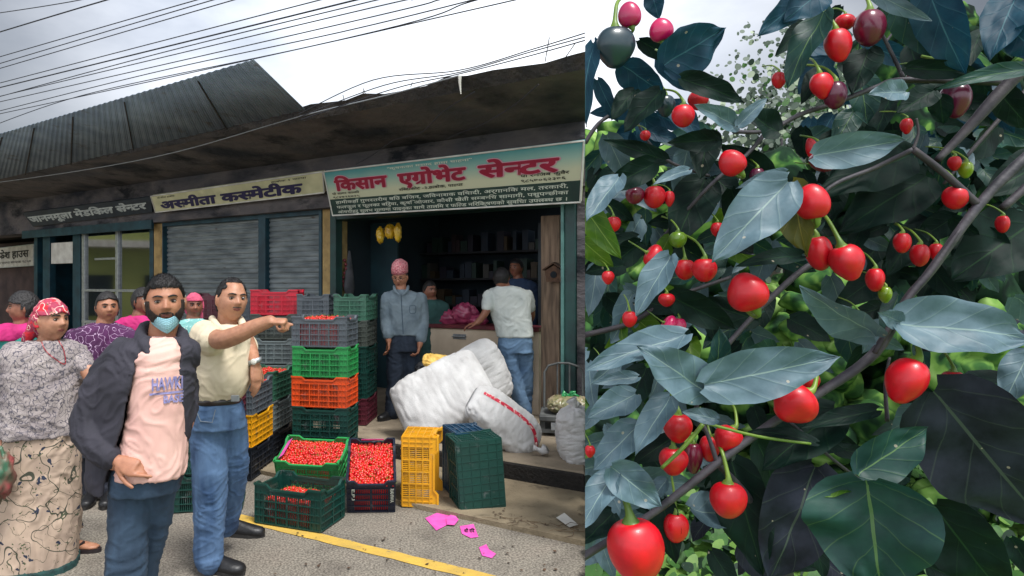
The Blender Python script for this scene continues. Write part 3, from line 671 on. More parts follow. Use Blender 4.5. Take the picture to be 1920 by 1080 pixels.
# props under the two tilted crates
crate(cx(602, 5.72, 0.), -11, 'black', 'black crate on the ground wedged behind the green rimmed chilli crate', GS).scale = (1, .5, .55)
bpy.data.objects
M_pp = mat('pink_paper', srgb(226, 90, 176), srgb(206, 70, 156), .8, 12)
def slip(name, pts, label, mtl=None, lift=.004, th=.002):
    pts = [V(p) for p in pts]; n = (pts[1]-pts[0]).cross(pts[2]-pts[0]).normalized()
    if n.z < 0: n = -n
    g = MB(); prism(g, [p+n*(lift+th) for p in pts], [p+n*lift for p in pts]); return tag(g.build(name, mtl or M_pp), label, 'paper')
def loc_pts(t, pts): M = MX(t); return [M @ V(p) for p in pts]
slip('paper_slip', loc_pts(tl_, [(-.235, -.12, .262), (-.235, .10, .262), (-.2, .12, .285), (-.2, -.1, .285)]), 'pink slip tucked in the left end of the green rimmed crate')
slip('paper_slip', loc_pts(tn, [(.235, .08, .27), (.235, -.09, .27), (.2, -.09, .305), (.2, .08, .305)]), 'pink slip tucked at the back of the navy crate')
# crates standing on end: rotate so the long axis is upright
def stand(px, pybase, yaw, open_dir, col, label, lean=0, z=0):
    # local z (opening) turned horizontal, local x turned up
    B0 = Matrix(((0, 0, 1), (0, 1, 0), (-1, 0, 0)))           # x->-z, z->+x
    M = Matrix.Rotation(R(yaw), 3, 'Z') @ Matrix.Rotation(R(lean), 3, 'X') @ B0
    p = G(px, pybase); return crate(p+V((0, 0, CL/2+z)), 0, col, label, 'empty crates stood on end', rotm=M)
# ground point is that of the crate's base plate centre, opening looks toward `yaw`
stand(757, 938, -8, 0, 'yellow', 'empty yellow crate stood on end beside the navy chilli crate', 0)
stand(840, 932, 14, 0, 'blue', 'blue crate stood on end between the yellow and dark green ones')
stand(902, 963, 100, 0, 'dkgreen', 'dark green empty crate stood on end with its base to the road', -4)
tl2 = [G(797, 973), G(830, 958), G(858, 975), G(818, 996)]
slip('paper_piece', tl2, 'largest torn pink paper piece on the road before the yellow crate')
slip('paper_piece', [G(836, 975), G(850, 965), G(860, 978), G(852, 988), G(838, 987)], 'small folded pink scrap between the two larger pieces', lift=.012)
sp = [G(862, 988), G(888, 984), G(897, 1008), G(882, 1010), G(866, 1002)]
slip('paper_piece', sp, 'torn pink paper piece with handwriting below the dark green crate')
slip('paper_piece', [G(898, 1028), G(912, 1022), G(917, 1032), G(930, 1040), G(922, 1048), G(904, 1043)], 'torn pink paper scrap nearest the yellow line')
slip('paper_piece', [G(1043, 972, .045), G(1058, 963, .05), G(1084, 985, .04), G(1068, 990, .04)], 'small white paper sheet on the pavement edge', M_white)
g = MB(); q = lambda u, v: G(868+u*24, 1006-v*18, .008); text_on(g, 'श^ी रिद', q, .1, .45, .3, .8, .02); g.build('handwriting', M_ink, COL.objects['paper_piece.002'])
# letters on crates
def crate_text(t, s, o, ux, uy, h, wd, name='lettering'):
    M = MX(t); g = MB(); o = V(o); ux = V(ux); uy = V(uy)
    text_on(g, s, lambda u, v: M @ (o+ux*u+uy*v), 0, 0, h, wd, .02); return g.build(name, M_wink, t)
crate_text(tn, 'RAHWA', (-.268, -.135, .225), (0, 0, -1), (0, -1, 0), .022, .12)
crate_text(tn, 'E.P.I', (-.268, .135, .225), (0, 0, -1), (0, -1, 0), .018, .10)
# twigs and grit by the kerb
tw = random.Random(4); M_twig = mat('dry_twig', srgb(110, 92, 70), srgb(70, 56, 44), .9)
for i in range(26):
    px = tw.uniform(925, 1090); py = 968+(px-925)*.19+tw.gauss(0, 6)
    a = G(px, py, .042); b = a+V((tw.uniform(-.08, .08), tw.uniform(-.05, .05), tw.uniform(0, .03))); c = b+V((tw.uniform(-.06, .06), tw.uniform(-.04, .04), 0.0))
    g = MB(); g.tube([a, b, c], [.0025, .002, .001], 5); tag(g.build('twig', M_twig), 'dry brown twig lying along the pavement edge', 'twig', 'dry twigs along the pavement edge')
lf = MB()
for i in range(130):
    px = tw.uniform(480, 1094); py = tw.uniform(955, 1078) if tw.random() < .4 else 962+(px-925)*.19+tw.gauss(0, 5)
    if py < 905 or (px < 925 and py < 975): continue
    a = G(px, py, .04 if py < 968+(px-925)*.19 else .006); r = tw.uniform(.004, .014); an = tw.uniform(0, 6)
    lf.poly([a+V((math.cos(an+k*1.25)*r*tw.uniform(.5, 1.2), math.sin(an+k*1.25)*r*tw.uniform(.5, 1.2), tw.uniform(0, .008))) for k in range(5)])
tag(lf.build('litter', mat('leaf_litter', srgb(84, 62, 44), srgb(46, 38, 32), .9, 40)), 'dry leaf crumbs and grit scattered on the road and kerb', kind='stuff')
# ------------------------------------------------------------------ sacks
M_sack = mat('woven_sack', srgb(204, 203, 201), srgb(176, 174, 172), .8, 6, 6, .3, .7, bump=.9, bscale=130, dirt=(srgb(180, 172, 158), 3, .72), stretch=(1, 1, 1), bdist=.004)
def sack(name, c, d, rotm, label, seed, ends=.55, sag=.12, clip=0, wr=.02, mats=None):
    """pillow: superellipsoid with pinched flat ends along local x"""
    me = bpy.data.meshes.new(name); nu, nv = 72, 56; vs = []; fs = []
    for i in range(nu+1):
        u = -1+2*i/nu; prof = (1-abs(u)**3.2)**.5
        flat = ends+(1-ends)*prof
        for j in range(nv):
            a = 2*math.pi*j/nv; cy = math.copysign(abs(math.cos(a))**.8, math.cos(a)); cz = math.copysign(abs(math.sin(a))**.9, math.sin(a))
            y = cy*flat; z = cz*prof
            p = V((u*d[0]/2*(1-.05*abs(y)**2), y*d[1]/2, z*d[2]/2))
            if p.z < 0: p.z *= (1-sag*2)
            q = V((u*2.2+seed, y*2.2, z*2.2))
            dn = noise.noise(q)*.035 + noise.noise(q*2.6)*.004
            k = abs(u)**2
            wv = wr*math.sin(a*11+6*noise.noise(q*1.7)+seed)*k + wr*.25*noise.noise(V((u*9, a*3, seed)))
            nn_ = V((0, cy, cz)).normalized() if (cy or cz) else V((0, 0, 1))
            cr_ = noise.noise(V((u*5+seed+1.5*math.sin(a), math.cos(a)*2.2, math.sin(a)*2.2))); p += nn_*(dn*min(d[1], d[2])*1.2+wv-.010*max(0, 1-abs(cr_)*9))*prof
            vs.append(V(c)+rotm @ p)
    for i in range(nu):
        for j in range(nv):
            a = i*nv+j; b = i*nv+(j+1) % nv; fs.append((a, b, b+nv, a+nv))
    fs.append(tuple(reversed(range(nv)))); fs.append(tuple(range(nu*nv, (nu+1)*nv)))
    me.from_pydata([tuple(v) for v in vs], [], fs)
    o = link(name, me, mats or [M_sack], None, True, clip)
    return o
RZ = lambda a: Matrix.Rotation(R(a), 3, 'Z'); RY = lambda a: Matrix.Rotation(R(a), 3, 'Y'); RX = lambda a: Matrix.Rotation(R(a), 3, 'X')
GW = 'white woven sacks before the counter'
tag(sack('grain_sack', P(830, 744, 6.25), (.92, .70, .34), RY(-27) @ RX(58), 'x', 1.3, ends=.78), 'large plump white sack lying slanted before the counter', 'sack', GW)
tag(sack('grain_sack', P(908, 702, 6.9), (.70, .54, .36), RY(66) @ RX(60), 'x', 4.1, ends=.5), 'white sack standing upright behind the slanted one', 'sack', GW)
s3 = sack('grain_sack', P(944, 792, 5.9), (.74, .44, .32), RY(38) @ RX(50), 'x', 7.7, ends=.5); tag(s3, 'white sack with a red printed stripe lying nearest the kerb', 'sack', GW)
s4 = sack('grain_sack', P(1080, 818, 5.55), (.50, .44, .42), RY(84) @ RX(10), 'x', 9.2, ends=.7, clip=-1); tag(s4, 'white sack with tied neck at the right end of the step', 'sack', GW)
g = MB(); a = P(1078, 776, 5.5); g.tube([a, a+V((-.01, 0, .05)), a+V((0, 0, .07)), a+V((-.03, 0, .12))], [.06, .02, .025, .05], 9); g.tube([a+V((0, 0, .06)), a+V((.03, 0, .1))], [.015, .035], 7)
g.build('tied_neck', M_sack, s4, True, clip=-1)
g = MB(); a = P(1000, 840, 5.62); g.tube([a, a+V((.03, 0, -.01)), a+V((.07, .0, -.03)), a+V((.1, -.02, .0))], [.03, .018, .03, .045], 8); g.build('tied_end', M_sack, s3, True)
# red stripe follows the sack surface
from mathutils.bvhtree import BVHTree
def drape(o, pts, wid, m, name, parent=None, lift=.004, n=40, dirv=V((0, 1, 0))):
    bm = bmesh.new(); bm.from_mesh(o.data); bt = BVHTree.FromBMesh(bm)
    MW = Matrix.Translation(o.location) if o.parent is None else Matrix.Translation(o.parent.location)
    MI = MW.inverted(); g = MB(); row = []
    cam0 = V((0, 0, H)); pp = [tuple(v) for v in spline([np.array(p, float) for p in pts], n)]
    for i, (x, y) in enumerate(pp):
        x0, y0 = pp[max(i-1, 0)]; x1, y1 = pp[min(i+1, len(pp)-1)]; tx, ty = x1-x0, y1-y0; l_ = math.hypot(tx, ty) or 1
        r = []
        for s_ in (-.5, -.25, 0, .25, .5):
            q = P(x-ty/l_*wid*s_, y+tx/l_*wid*s_, 5)-cam0
            h = bt.ray_cast(MI @ cam0, q.normalized())
            r.append(MW @ h[0]-q.normalized()*lift if h[0] is not None else None)
        row.append(r)
    bm.free()
    for a, b in zip(row, row[1:]):
        for i in range(4):
            if all(x is not None for x in (a[i], a[i+1], b[i], b[i+1])) and max((a[i]-b[i]).length, (a[i]-a[i+1]).length) < .06: g.quad(a[i], a[i+1], b[i+1], b[i])
    return g.build(name, m, parent, True) if g.f else None
M_stripe = mat('red_stripe', srgb(196, 30, 60), srgb(216, 190, 180), .6, 34, 2, .52, .6)
drape(s3, [(908, 736), (945, 758), (980, 783), (1001, 808), (1006, 838)], 6, M_stripe, 'printed_stripe', s3, lift=.003)
yc = sack('yellow_cloth', P(832, 680, 6.45), (.42, .2, .1), RY(8) @ RX(30), 'x', 3.3, ends=.5, mats=[mat('yellow_bag', srgb(222, 186, 96), srgb(190, 150, 70), .6, 12)])
tag(yc, 'crumpled yellow cloth on top of the slanted white sack', 'cloth')
# litter bag and dark things at the old man's side
ob = sack('dark_bag', P(797, 705, 6.75), (.3, .22, .22), RY(70), 'x', 5.5, mats=[mat('dark_bag', srgb(34, 36, 40), srgb(96, 90, 80), .6, 14, lo=.55, hi=.62)]); tag(ob, 'small dark bag between the old man and the white sacks', 'bag')
# ------------------------------------------------------------------ platform scale
spx, sY = 1056, 6.55
sc_ = thing('platform_scale', cx(spx, sY, ZF), 'grey platform weighing scale with tubular back rail on the step', 'scale', rot=(0, 0, R(-14)))
def SX(v): return Matrix.Translation(sc_.location) @ Matrix.Rotation(R(-14), 4, 'Z') @ V(v)
M_sg = mat('scale_paint', srgb(96, 98, 96), srgb(64, 66, 66), .55, 7, bump=.1)
def sbox(g, c, d): g.box(SX(c), d, None)
def rbox(c, d): 
    g = MB(); g.box(V(c), d); me = g.mesh(); me.transform(Matrix.Translation(sc_.location) @ Matrix.Rotation(R(-14), 4, 'Z')); return me
link('platform', rbox((0, 0, .17), (.44, .5, .05)), M_sg, sc_, bevel=.006)
for x in (-.19, .19):
    for y in (-.2, .2): link('leg', rbox((x, y, .09), (.05, .05, .11)), M_sg, sc_)
link('lower_frame', rbox((0, 0, .05), (.4, .46, .035)), M_sg, sc_); link('front_plate', rbox((.02, -.24, .1), (.26, .02, .07)), M_alu, sc_)
g = MB(); g.tube([SX(v) for v in ((-.19, .2, .2), (-.19, .22, .55), (-.15, .22, .62), (-.05, .22, .65), (.05, .22, .65), (.15, .22, .62), (.19, .22, .55), (.19, .2, .2))], .012, 8)
for x in (-.06, .06): g.tube([SX((x, .22, .65)), SX((x, .2, .2))], .009, 6)
g.build('back_rail', M_sg, sc_)
bag = sack('produce_bag', SX((.05, -.03, .27)), (.42, .32, .19), RZ(-10), 'x', 2.2, ends=.5, clip=-1, mats=[mat('net_bag', srgb(104, 106, 66), srgb(150, 134, 108), .35, 22, 4, coat=.5, bump=.5, bscale=40)]); tag(bag, 'clear green plastic bag of produce lying on the weighing scale', 'bag')
g = MB(); a = SX((.05, -.03, .35))
for k in range(7): g.tube([a, a+V((.05*math.cos(k*.9), -.02, .03+.02*math.sin(k*2.))), a+V((.1*math.cos(k*.9), -.03, .01+.05*math.sin(k*1.3)))], [.014, .02, .006], 6)
g.build('green_knot', mat('green_plastic', srgb(44, 150, 84), srgb(30, 120, 66), .3), bag, True, clip=-1)
# bags on the counter, hanging yellow packets
def crumple(name, c, d, m, label, cat, seed):
    g = MB(); g.ball((0, 0, 0), .5, 36, 24); me = g.mesh()
    for v in me.vertices:
        n_ = v.co.normalized(); q = n_*3+V((seed, 0, 0)); k = 1+.3*noise.noise(q)+.22*abs(noise.noise(q*2.7)); p = n_*.5*k
        v.co = V(c)+V((p.x*d[0], p.y*d[1], p.z*d[2]))
    return tag(link(name, me, m, None, True), label, cat)
M_pb = mat('pink_plastic', srgb(176, 70, 104), srgb(120, 40, 70), .35, 14, coat=.3); M_gb = mat('green_bag', srgb(40, 150, 100), srgb(28, 110, 80), .35, 14)
for i, (px, py, w_, h_) in enumerate(((848, 598, .3, .2), (872, 590, .3, .26), (896, 601, .22, .14))):
    crumple('plastic_bag', BP(px, py, 7.15), (w_, .2, h_), M_pb, ['pink plastic bag at the left of the pile on the counter', 'tallest pink plastic bag on the counter', 'small pink plastic bag on the counter by the leaning man'][i], 'bag', i*5.+1)
crumple('plastic_bag', BP(817, 601, 7.15), (.26, .18, .12), M_gb, 'green plastic bag at the left end of the counter', 'bag', 8.)
M_yp = mat('yellow_packet', srgb(226, 184, 40), srgb(190, 140, 30), .4, 8, coat=.4)
for i, (px, py, w_) in enumerate(((713, 441, .1), (731, 434, .13), (746, 436, .09))):
    o = crumple('hanging_packet', BP(px, py, 6.95), (w_, .09, [.2, .17, .22][i]), M_yp, ['small yellow bag hanging leftmost in the open shop front', 'brightest yellow round bag hanging in the shop front', 'pale yellow bag hanging rightmost of the three'][i], 'hanging bag', 30+i)
    a = BP(px, py-8, 6.95); b = BP(731, 405, 6.95); g = MB(); g.tube([a, b], .003, 4); g.build('string', M_wire, o)
g = MB(); a = BP(655, 470, 6.9); g.tube([a, a-V((0, 0, .25)), a-V((0, 0, .5)), a-V((0, 0, .62))], [.015, .06, .09, .05], 10, flat=.5); tag(g.build('hanging_bag', mat('grey_net', srgb(84, 84, 88), srgb(52, 54, 58), .8), None, True), 'dull grey net bag hanging inside the left door post', 'hanging bag')
g = MB(); pts = [BP(646+3*math.sin(k), 488+k*8, 6.85) for k in range(12)]
for p in pts: g.ball(p, .022, 8, 6)
g.tube(pts, .004, 4)
tag(g.build('bead_string', mat('dull_red', srgb(120, 50, 56), None, .5), None, True), 'string of dull red beads hanging by the left door post', 'beads')
# ------------------------------------------------------------------ people
def remesh(mb, vox, it=3, fac=.5):
    me = mb.mesh('tmp') if isinstance(mb, MB) else mb
    o = bpy.data.objects.new('tmp', me); COL.objects.link(o)
    r = o.modifiers.new('r', 'REMESH'); r.mode = 'VOXEL'; r.voxel_size = vox
    if it: s = o.modifiers.new('s', 'SMOOTH'); s.iterations = it; s.factor = fac
    dg = bpy.context.evaluated_depsgraph_get(); dg.update()
    m2 = bpy.data.meshes.new_from_object(o.evaluated_get(dg), depsgraph=dg)
    bpy.data.objects.remove(o); return m2
def folds(me, amp, sc=(14, 14, 5), seed=0., fine=.35):
    n = len(me.vertices); co = np.empty(n*3); no = np.empty(n*3)
    me.vertices.foreach_get('co', co); me.vertices.foreach_get('normal', no); co = co.reshape(-1, 3); no = no.reshape(-1, 3)
    d = np.empty(n)
    for i in range(n):
        x, y, z = co[i]; w_ = noise.noise((x*4+seed, y*4, z*4))
        a = noise.noise((x*sc[0]+w_*1.5+seed, y*sc[1], z*sc[2]+w_*2)); b = noise.noise((x*26+seed, y*26, z*16+w_*3))
        c_ = noise.noise((x*sc[0]*1.9+w_*3+seed*2, y*sc[1]*1.9, z*sc[2]*2.3+w_*4)); d[i] = (1-abs(a)*2.4)*.6 + a*.5 + b*fine + (max(0, 1-abs(c_)*5)*.55-.15)
    co += no*(d*amp)[:, None]; me.vertices.foreach_set('co', co.ravel()); me.update(); return me
def skin_mat(name, c, c2): return mat(name, c, c2, .52, 34, 6, .25, .75, bump=.3, bscale=260, sub=.12, bdist=.002)
SK1 = skin_mat('skin_tan', srgb(176, 122, 94), srgb(146, 96, 72)); SK2 = skin_mat('skin_light', srgb(182, 132, 104), srgb(152, 104, 80)); SK3 = skin_mat('skin_brown', srgb(146, 96, 74), srgb(118, 74, 56))
M_hair = mat('black_hair', srgb(26, 22, 22), srgb(12, 10, 11), .5, 30, 4, bump=.8, bscale=160, stretch=(1, 1, .3)); M_hairg = mat('greying_hair', srgb(60, 56, 56), srgb(28, 26, 28), .6, 60, 4, bump=.8, bscale=160)
M_eye = mat('eye_white', srgb(150, 138, 130), None, .2); M_iris = mat('iris', srgb(24, 16, 12), None, .15); M_lip = mat('lips', srgb(140, 76, 70), srgb(112, 60, 56), .45)
def hpt(d, s, ww=1., hoff=0.):
    dx, dy, dz = d; x = .0765*dx*ww; y = (.093 if dy > 0 else .103)*dy; z = .117*dz
    t = max(0, -dz)
    x *= 1-.26*t**1.5; 
    if dy < 0: y *= 1-.42*t
    else: y *= 1-.05*t; 
    x += 0.006*math.copysign(1, dx)*math.exp(-((z+.055)/.03)**2)*min(1, abs(dx)*2)*(1 if dy > -.3 else 0)
    f = 0.
    if dy > 0:
        E = lambda cx_, cz_, sx, sz, m=1: math.exp(-(((abs(x) if m else x)-cx_)/sx)**2-((z-cz_)/sz)**2)
        f -= .009*E(.030, .010, .015, .011); f += .0055*E(.026, .031, .024, .008); f += .0045*E(.043, -.022, .017, .018)
        r = min(1, max(0, (.02-z)/.042))*(1 if z > -.02 else max(0, 1-(-.02-z)/.012))
        f += .024*r*math.exp(-(x/(.0085+.005*r))**2); f += .006*math.exp(-((abs(x)-.012)/.006)**2-((z+.02)/.008)**2)
        f += .006*E(0, -.050, .024, .013, 0); f -= .005*E(0, -.0505, .022, .0028, 0); f += .008*E(0, -.094, .020, .016, 0); f -= .004*E(0, -.07, .02, .008, 0)
    nrm = V((dx, dy, dz)); p = V((x, y, z))+V((nrm.x*.3, 1 if dy > 0 else 0, 0)).normalized()*f if f else V((x, y, z))
    return (p+nrm*hoff)*s
def dirs(nt_=64, np_=96):
    for i in range(nt_+1):
        th = math.pi*(i/nt_)*.998+.001
        yield [V((math.sin(th)*math.sin(2*math.pi*j/np_), math.sin(th)*math.cos(2*math.pi*j/np_), math.cos(th))) for j in range(np_)]
class Head:
    def __init__(s, c, h, yaw, pitch=0, roll=0, ww=1.):
        # yaw 0 faces the camera; + turns to the viewer's right
        s.c = V(c); s.k = h/.234; s.ww = ww
        s.M = Matrix.Rotation(R(yaw), 3, 'Z') @ Matrix.Rotation(R(180), 3, 'Z') @ Matrix.Rotation(R(roll), 3, 'Y') @ Matrix.Rotation(R(pitch), 3, 'X')
    def W(s, p): return s.c+s.M @ V(p)
    def L(s, x, y, z): return s.W(V((x, y, z))*s.k)
    def skull(s, mb):
        mb.rings([[s.W(hpt(d, s.k, s.ww)) for d in row] for row in dirs()], True)
        for sg in (-1, 1): mb.ball(s.L(sg*.080*s.ww, -.006, -.004), (.010*s.k, .018*s.k, .031*s.k), 12, 8, M=s.M @ Matrix.Rotation(R(-sg*18), 3, 'Z') @ Matrix.Rotation(R(-12), 3, 'X'))
    def patch(s, fn, th=.003, nt_=96, np_=144):
        """fn(dir, x, z) -> offset or None"""
        g = MB(); rows = list(dirs(nt_, np_)); idx = {}
        def vert(i, j, o):
            k = (i, j % np_, o)
            if k not in idx:
                d = rows[i][j % np_]; off = offs[i][j % np_]
                idx[k] = len(g.v); g.v.append(s.W(hpt(d, s.k, s.ww, (off if off else .0005)*o+(-.004 if o == 0 else 0))))
            return idx[k]
        offs = [[fn(d, *(lambda q: (q.x, q.z))(hpt(d, 1, s.ww))) for d in row] for row in rows]
        F_ = [[all(offs[a][b % np_] is not None for a in (i, i+1) for b in (j, j+1)) for j in range(np_)] for i in range(nt_)]
        for i in range(nt_):
            for j in range(np_):
                if not F_[i][j]: continue
                g.f.append((vert(i, j, 1), vert(i+1, j, 1), vert(i+1, j+1, 1), vert(i, j+1, 1))); g.m.append(0)
                for (di, dj, a, b) in ((0, -1, (i, j), (i+1, j)), (0, 1, (i+1, j+1), (i, j+1)), (-1, 0, (i, j+1), (i, j)), (1, 0, (i+1, j), (i+1, j+1))):
                    ii, jj = i+di, (j+dj) % np_
                    if ii < 0 or ii >= nt_ or not F_[ii][jj]:
                        g.f.append((vert(*a, 1), vert(*a, 0), vert(*b, 0), vert(*b, 1))); g.m.append(0)
        return g
    def face(s, t, eyes=True, brow=M_hair, lips=M_lip, gaze=0):
        for sg in (-1, 1):
            if eyes:
                c = s.L(sg*.030, .0775, .008)
                g = MB(); g.ball(c, (.0135*s.k, .009*s.k, .0048*s.k), 12, 8, M=s.M); o = g.build('eye', M_eye, t, True)
                g = MB(); g.ball(s.L(sg*.030+gaze*.004, .0835, .008), (.0058*s.k, .004*s.k, .0052*s.k), 10, 7, M=s.M); g.build('iris', M_iris, o, True)
                g = MB(); g.tube([s.L(sg*x, y, z) for x, y, z in ((.0165, .0815, .008), (.023, .087, .0145), (.031, .088, .0155), (.039, .083, .0135), (.044, .077, .009))], [.0008, .0016, .002, .0016, .001], 5); g.build('eyelid', M_iris, t)
            if brow:
                g = MB(); g.tube([s.L(sg*x, y, z) for x, y, z in ((.010, .0925, .027), (.02, .0945, .030), (.032, .0895, .0325), (.043, .081, .0305), (.05, .072, .026))], [.002, .0042, .0042, .003, .0012], 6); g.build('eyebrow', brow, t, True)
        if lips: s.patch(lambda d, x, z: .0012 if d.y > .3 and abs(x) < .024 and abs(z+.0505) < .0085*(1-(x/.026)**2) else None).build('lips', lips, t, True)
def tufts(g, hd, fn, n, ln, comb=(0, 1, .25)):
    rd = random.Random(n); k = 0; tries = 0
    while k < n and tries < n*6:
        tries += 1; d = V((rd.gauss(0, 1), rd.gauss(0, 1), rd.gauss(0, 1))).normalized(); q = hpt(d, 1, hd.ww); o = fn(d, q.x, q.z)
        if o is None: continue
        k += 1; a = hd.W(hpt(d, hd.k, hd.ww, o*.85)); N_ = hd.M @ d; c = hd.M @ V(comb); c = (c-N_*c.dot(N_)); c = c.normalized() if c.length > .01 else V((1, 0, 0))
        e = (c+N_*rd.uniform(.15, .6)+V((rd.gauss(0, .3), rd.gauss(0, .3), rd.gauss(0, .3)))).normalized()*ln*rd.uniform(.6, 1.3); w_ = N_.cross(e).normalized()*.0009
        g.poly([a-w_, a+w_, a+e])
def limb(mb, pts, rad, k=12, flat=1.):
    """pts: world points, radii m; rounded ends"""
    mb.tube(pts, rad, k, True, flat=flat)
    for p, r in ((pts[0], rad[0]), (pts[-1], rad[-1])): mb.ball(p, r*.98, 12, 8)
def smoothpts(pts, rad, n=5):
    P_ = spline([tuple(p)+(r,) for p, r in zip(pts, rad)], n) if False else None
    out = []; ro = []; Q = [pts[0]]+list(pts)+[pts[-1]]; RR = [rad[0]]+list(rad)+[rad[-1]]
    for i in range(1, len(Q)-2):
        for k in range(n):
            t = k/n; c = lambda a: .5*((2*a[1])+(a[2]-a[0])*t+(2*a[0]-5*a[1]+4*a[2]-a[3])*t*t+(3*a[1]-a[0]-3*a[2]+a[3])*t**3)
            out.append(c(Q[i-1:i+3])); ro.append(c(RR[i-1:i+3]))
    return out+[pts[-1]], ro+[rad[-1]]
def slimb(mb, pts, rad, n=5, k=14): p, r = smoothpts([V(a) for a in pts], rad, n); limb(mb, p, r, k)
def hand(mb, w, d, pn, s=1., curl=(25, 30, 20), spread=6, thumb=1, th_out=38, point=None):
    """w wrist, d direction of fingers, pn palm normal; thumb=+-1 chooses the side"""
    d = V(d).normalized(); pn = V(pn); pn = (pn-d*pn.dot(d)).normalized(); sd_ = d.cross(pn)*thumb
    M = Matrix((sd_, d, pn)).transposed()
    W = lambda x, y, z: w+M @ (V((x, y, z))*s)
    rs = []
    for y, hw, ht in ((-.012, .024, .020), (.0, .026, .019), (.02, .033, .017), (.05, .040, .0155), (.078, .041, .0135), (.09, .036, .010)):
        rs.append([W(hw*math.cos(a), y, ht*math.sin(a)) for a in [2*math.pi*i/14 for i in range(14)]])
    mb.rings(rs, True)
    L_ = {0: (.042, .026, .020), 1: (.046, .030, .022), 2: (.043, .028, .021), 3: (.034, .021, .018)}
    for f in range(4):
        x = .0295-.0197*f; base = V((x, .080-.004*abs(f-1), 0)); an = -R(spread)*(f-1.3)*1.0; cur = 0
        p = base.copy(); pts = [W(*(p-V((0, .012, 0)))), W(*p)]; rr_ = [.0095*s, .0095*s]
        for j, l_ in enumerate(L_[f]):
            c_ = curl[j] if (point is None or f != point) else 4
            cur += R(c_*(1+.07*f)); 
            p = p+V((math.sin(-an)*math.cos(cur), math.cos(cur)*math.cos(an), math.sin(cur)))*l_
            pts.append(W(*p)); rr_.append((.0088, .0078, .0066)[j]*s)
        limb(mb, pts, rr_, 9)
    p = V((.028, .012, .004)); pts = [W(*p)]; a = R(th_out)
    for l_, da, up in ((.040, 0, .012), (.032, -12, .008), (.026, -14, .006)):
        a += R(da); p = p+V((math.sin(a)*l_, math.cos(a)*l_, up)); pts.append(W(*p))
    limb(mb, pts, [.0125*s, .0115*s, .0098*s, .0082*s], 9)
def torso_rings(rows, Y, phi):
    out = []
    for r in rows:
        px, py, hw, hd = r[:4]; y = r[4] if len(r) > 4 else Y
        vis = hw/F*y; c = math.cos(R(phi)); s_ = math.sin(R(phi)); hw_ = math.sqrt(max(vis*vis-(hd*s_)**2, (vis*.5)**2))/max(c, .3)
        lat = V((c, s_, 0)); dep = V((s_, -c, 0)); C = P(px, py, y)
        ring = []
        for i in range(28):
            a = 2*math.pi*i/28; cx_, sy_ = math.cos(a), math.sin(a)
            ring.append(C+lat*hw_*math.copysign(abs(cx_)**.85, cx_)+dep*hd*math.copysign(abs(sy_)**.85, sy_))
        out.append(ring)
    return out
def sm_rings(rows, n=3):
    out = [V(r+(0,)*0) if False else r for r in rows]; res = []
    for i in range(len(rows)-1):
        for k in range(n):
            t = k/n; t2 = t*t*(3-2*t) if False else t
            a0 = rows[max(i-1, 0)]; a1 = rows[i]; a2 = rows[i+1]; a3 = rows[min(i+2, len(rows)-1)]
            res.append([.5*((2*q1)+(q2-q0)*t+(2*q0-5*q1+4*q2-q3)*t*t+(3*q1-q0-3*q2+q3)*t**3) for q0, q1, q2, q3 in zip(a0, a1, a2, a3)])
    return res+[rows[-1]]
def cloth(mb, vox, amp, sc, seed, name, m, t, it=2, fine=.3):
    me = folds(remesh(mb, vox, it), amp, sc, seed, fine); return link(name, me, m, t, True)
def shoe(t, heel, d, m, ln=.28, wd=.05, name='shoe', ht=.07, sole=True):
    heel = V(heel); d = V(d); d.z = 0; d.normalize(); sdv = V((-d.y, d.x, 0)); g = MB(); rs = []
    for u, w_, h_ in ((-.02, .5, .55), (0, .75, .95), (.2, .8, 1.1), (.38, .82, .95), (.6, 1.0, .68), (.8, 1.0, .5), (.93, .8, .4), (1, .42, .25)):
        c = heel+d*ln*u; rs.append([c+sdv*wd*w_*math.cos(a)+V((0, 0, max(.0, .035+(h_*ht if math.sin(a) > 0 else .035)*math.sin(a)))) for a in [2*math.pi*i/16 for i in range(16)]])
    g.rings(rs); o = g.build(name, m, t, True)
    if sole:
        g = MB(); rs = []
        for z in (.0, .022):
            rs.append([heel+d*(ln*.49+math.cos(a)*ln*.53)+sdv*wd*1.02*math.sin(a)*(1 if math.cos(a) > 0 else .86)+V((0, 0, z)) for a in [2*math.pi*i/20 for i in range(20)]])
        g.rings(rs); g.build('sole', M_sole, o)
    return o
M_sole = mat('rubber_sole', srgb(40, 38, 36), None, .8)
M_denim = mat('dark_denim', srgb(32, 50, 68), srgb(18, 32, 48), .85, 4, 7, .3, .7, bump=.5, bscale=240, bdist=.003, c3=srgb(48, 68, 88), stretch=(1.6, 1, .8))
M_denimb = mat('blue_denim', srgb(44, 72, 108), srgb(28, 50, 84), .85, 3.4, 7, .3, .72, bump=.5, bscale=240, bdist=.003, c3=srgb(84, 112, 146), stretch=(2.4, 1.2, .8))
M_denimp = mat('pale_denim', srgb(104, 132, 158), srgb(70, 98, 130), .85, 5, 7, .3, .7, bump=.4, bscale=240, bdist=.003)
M_black_shoe = mat('black_shoe', srgb(28, 28, 30), srgb(18, 18, 20), .45, 20, bump=.2)

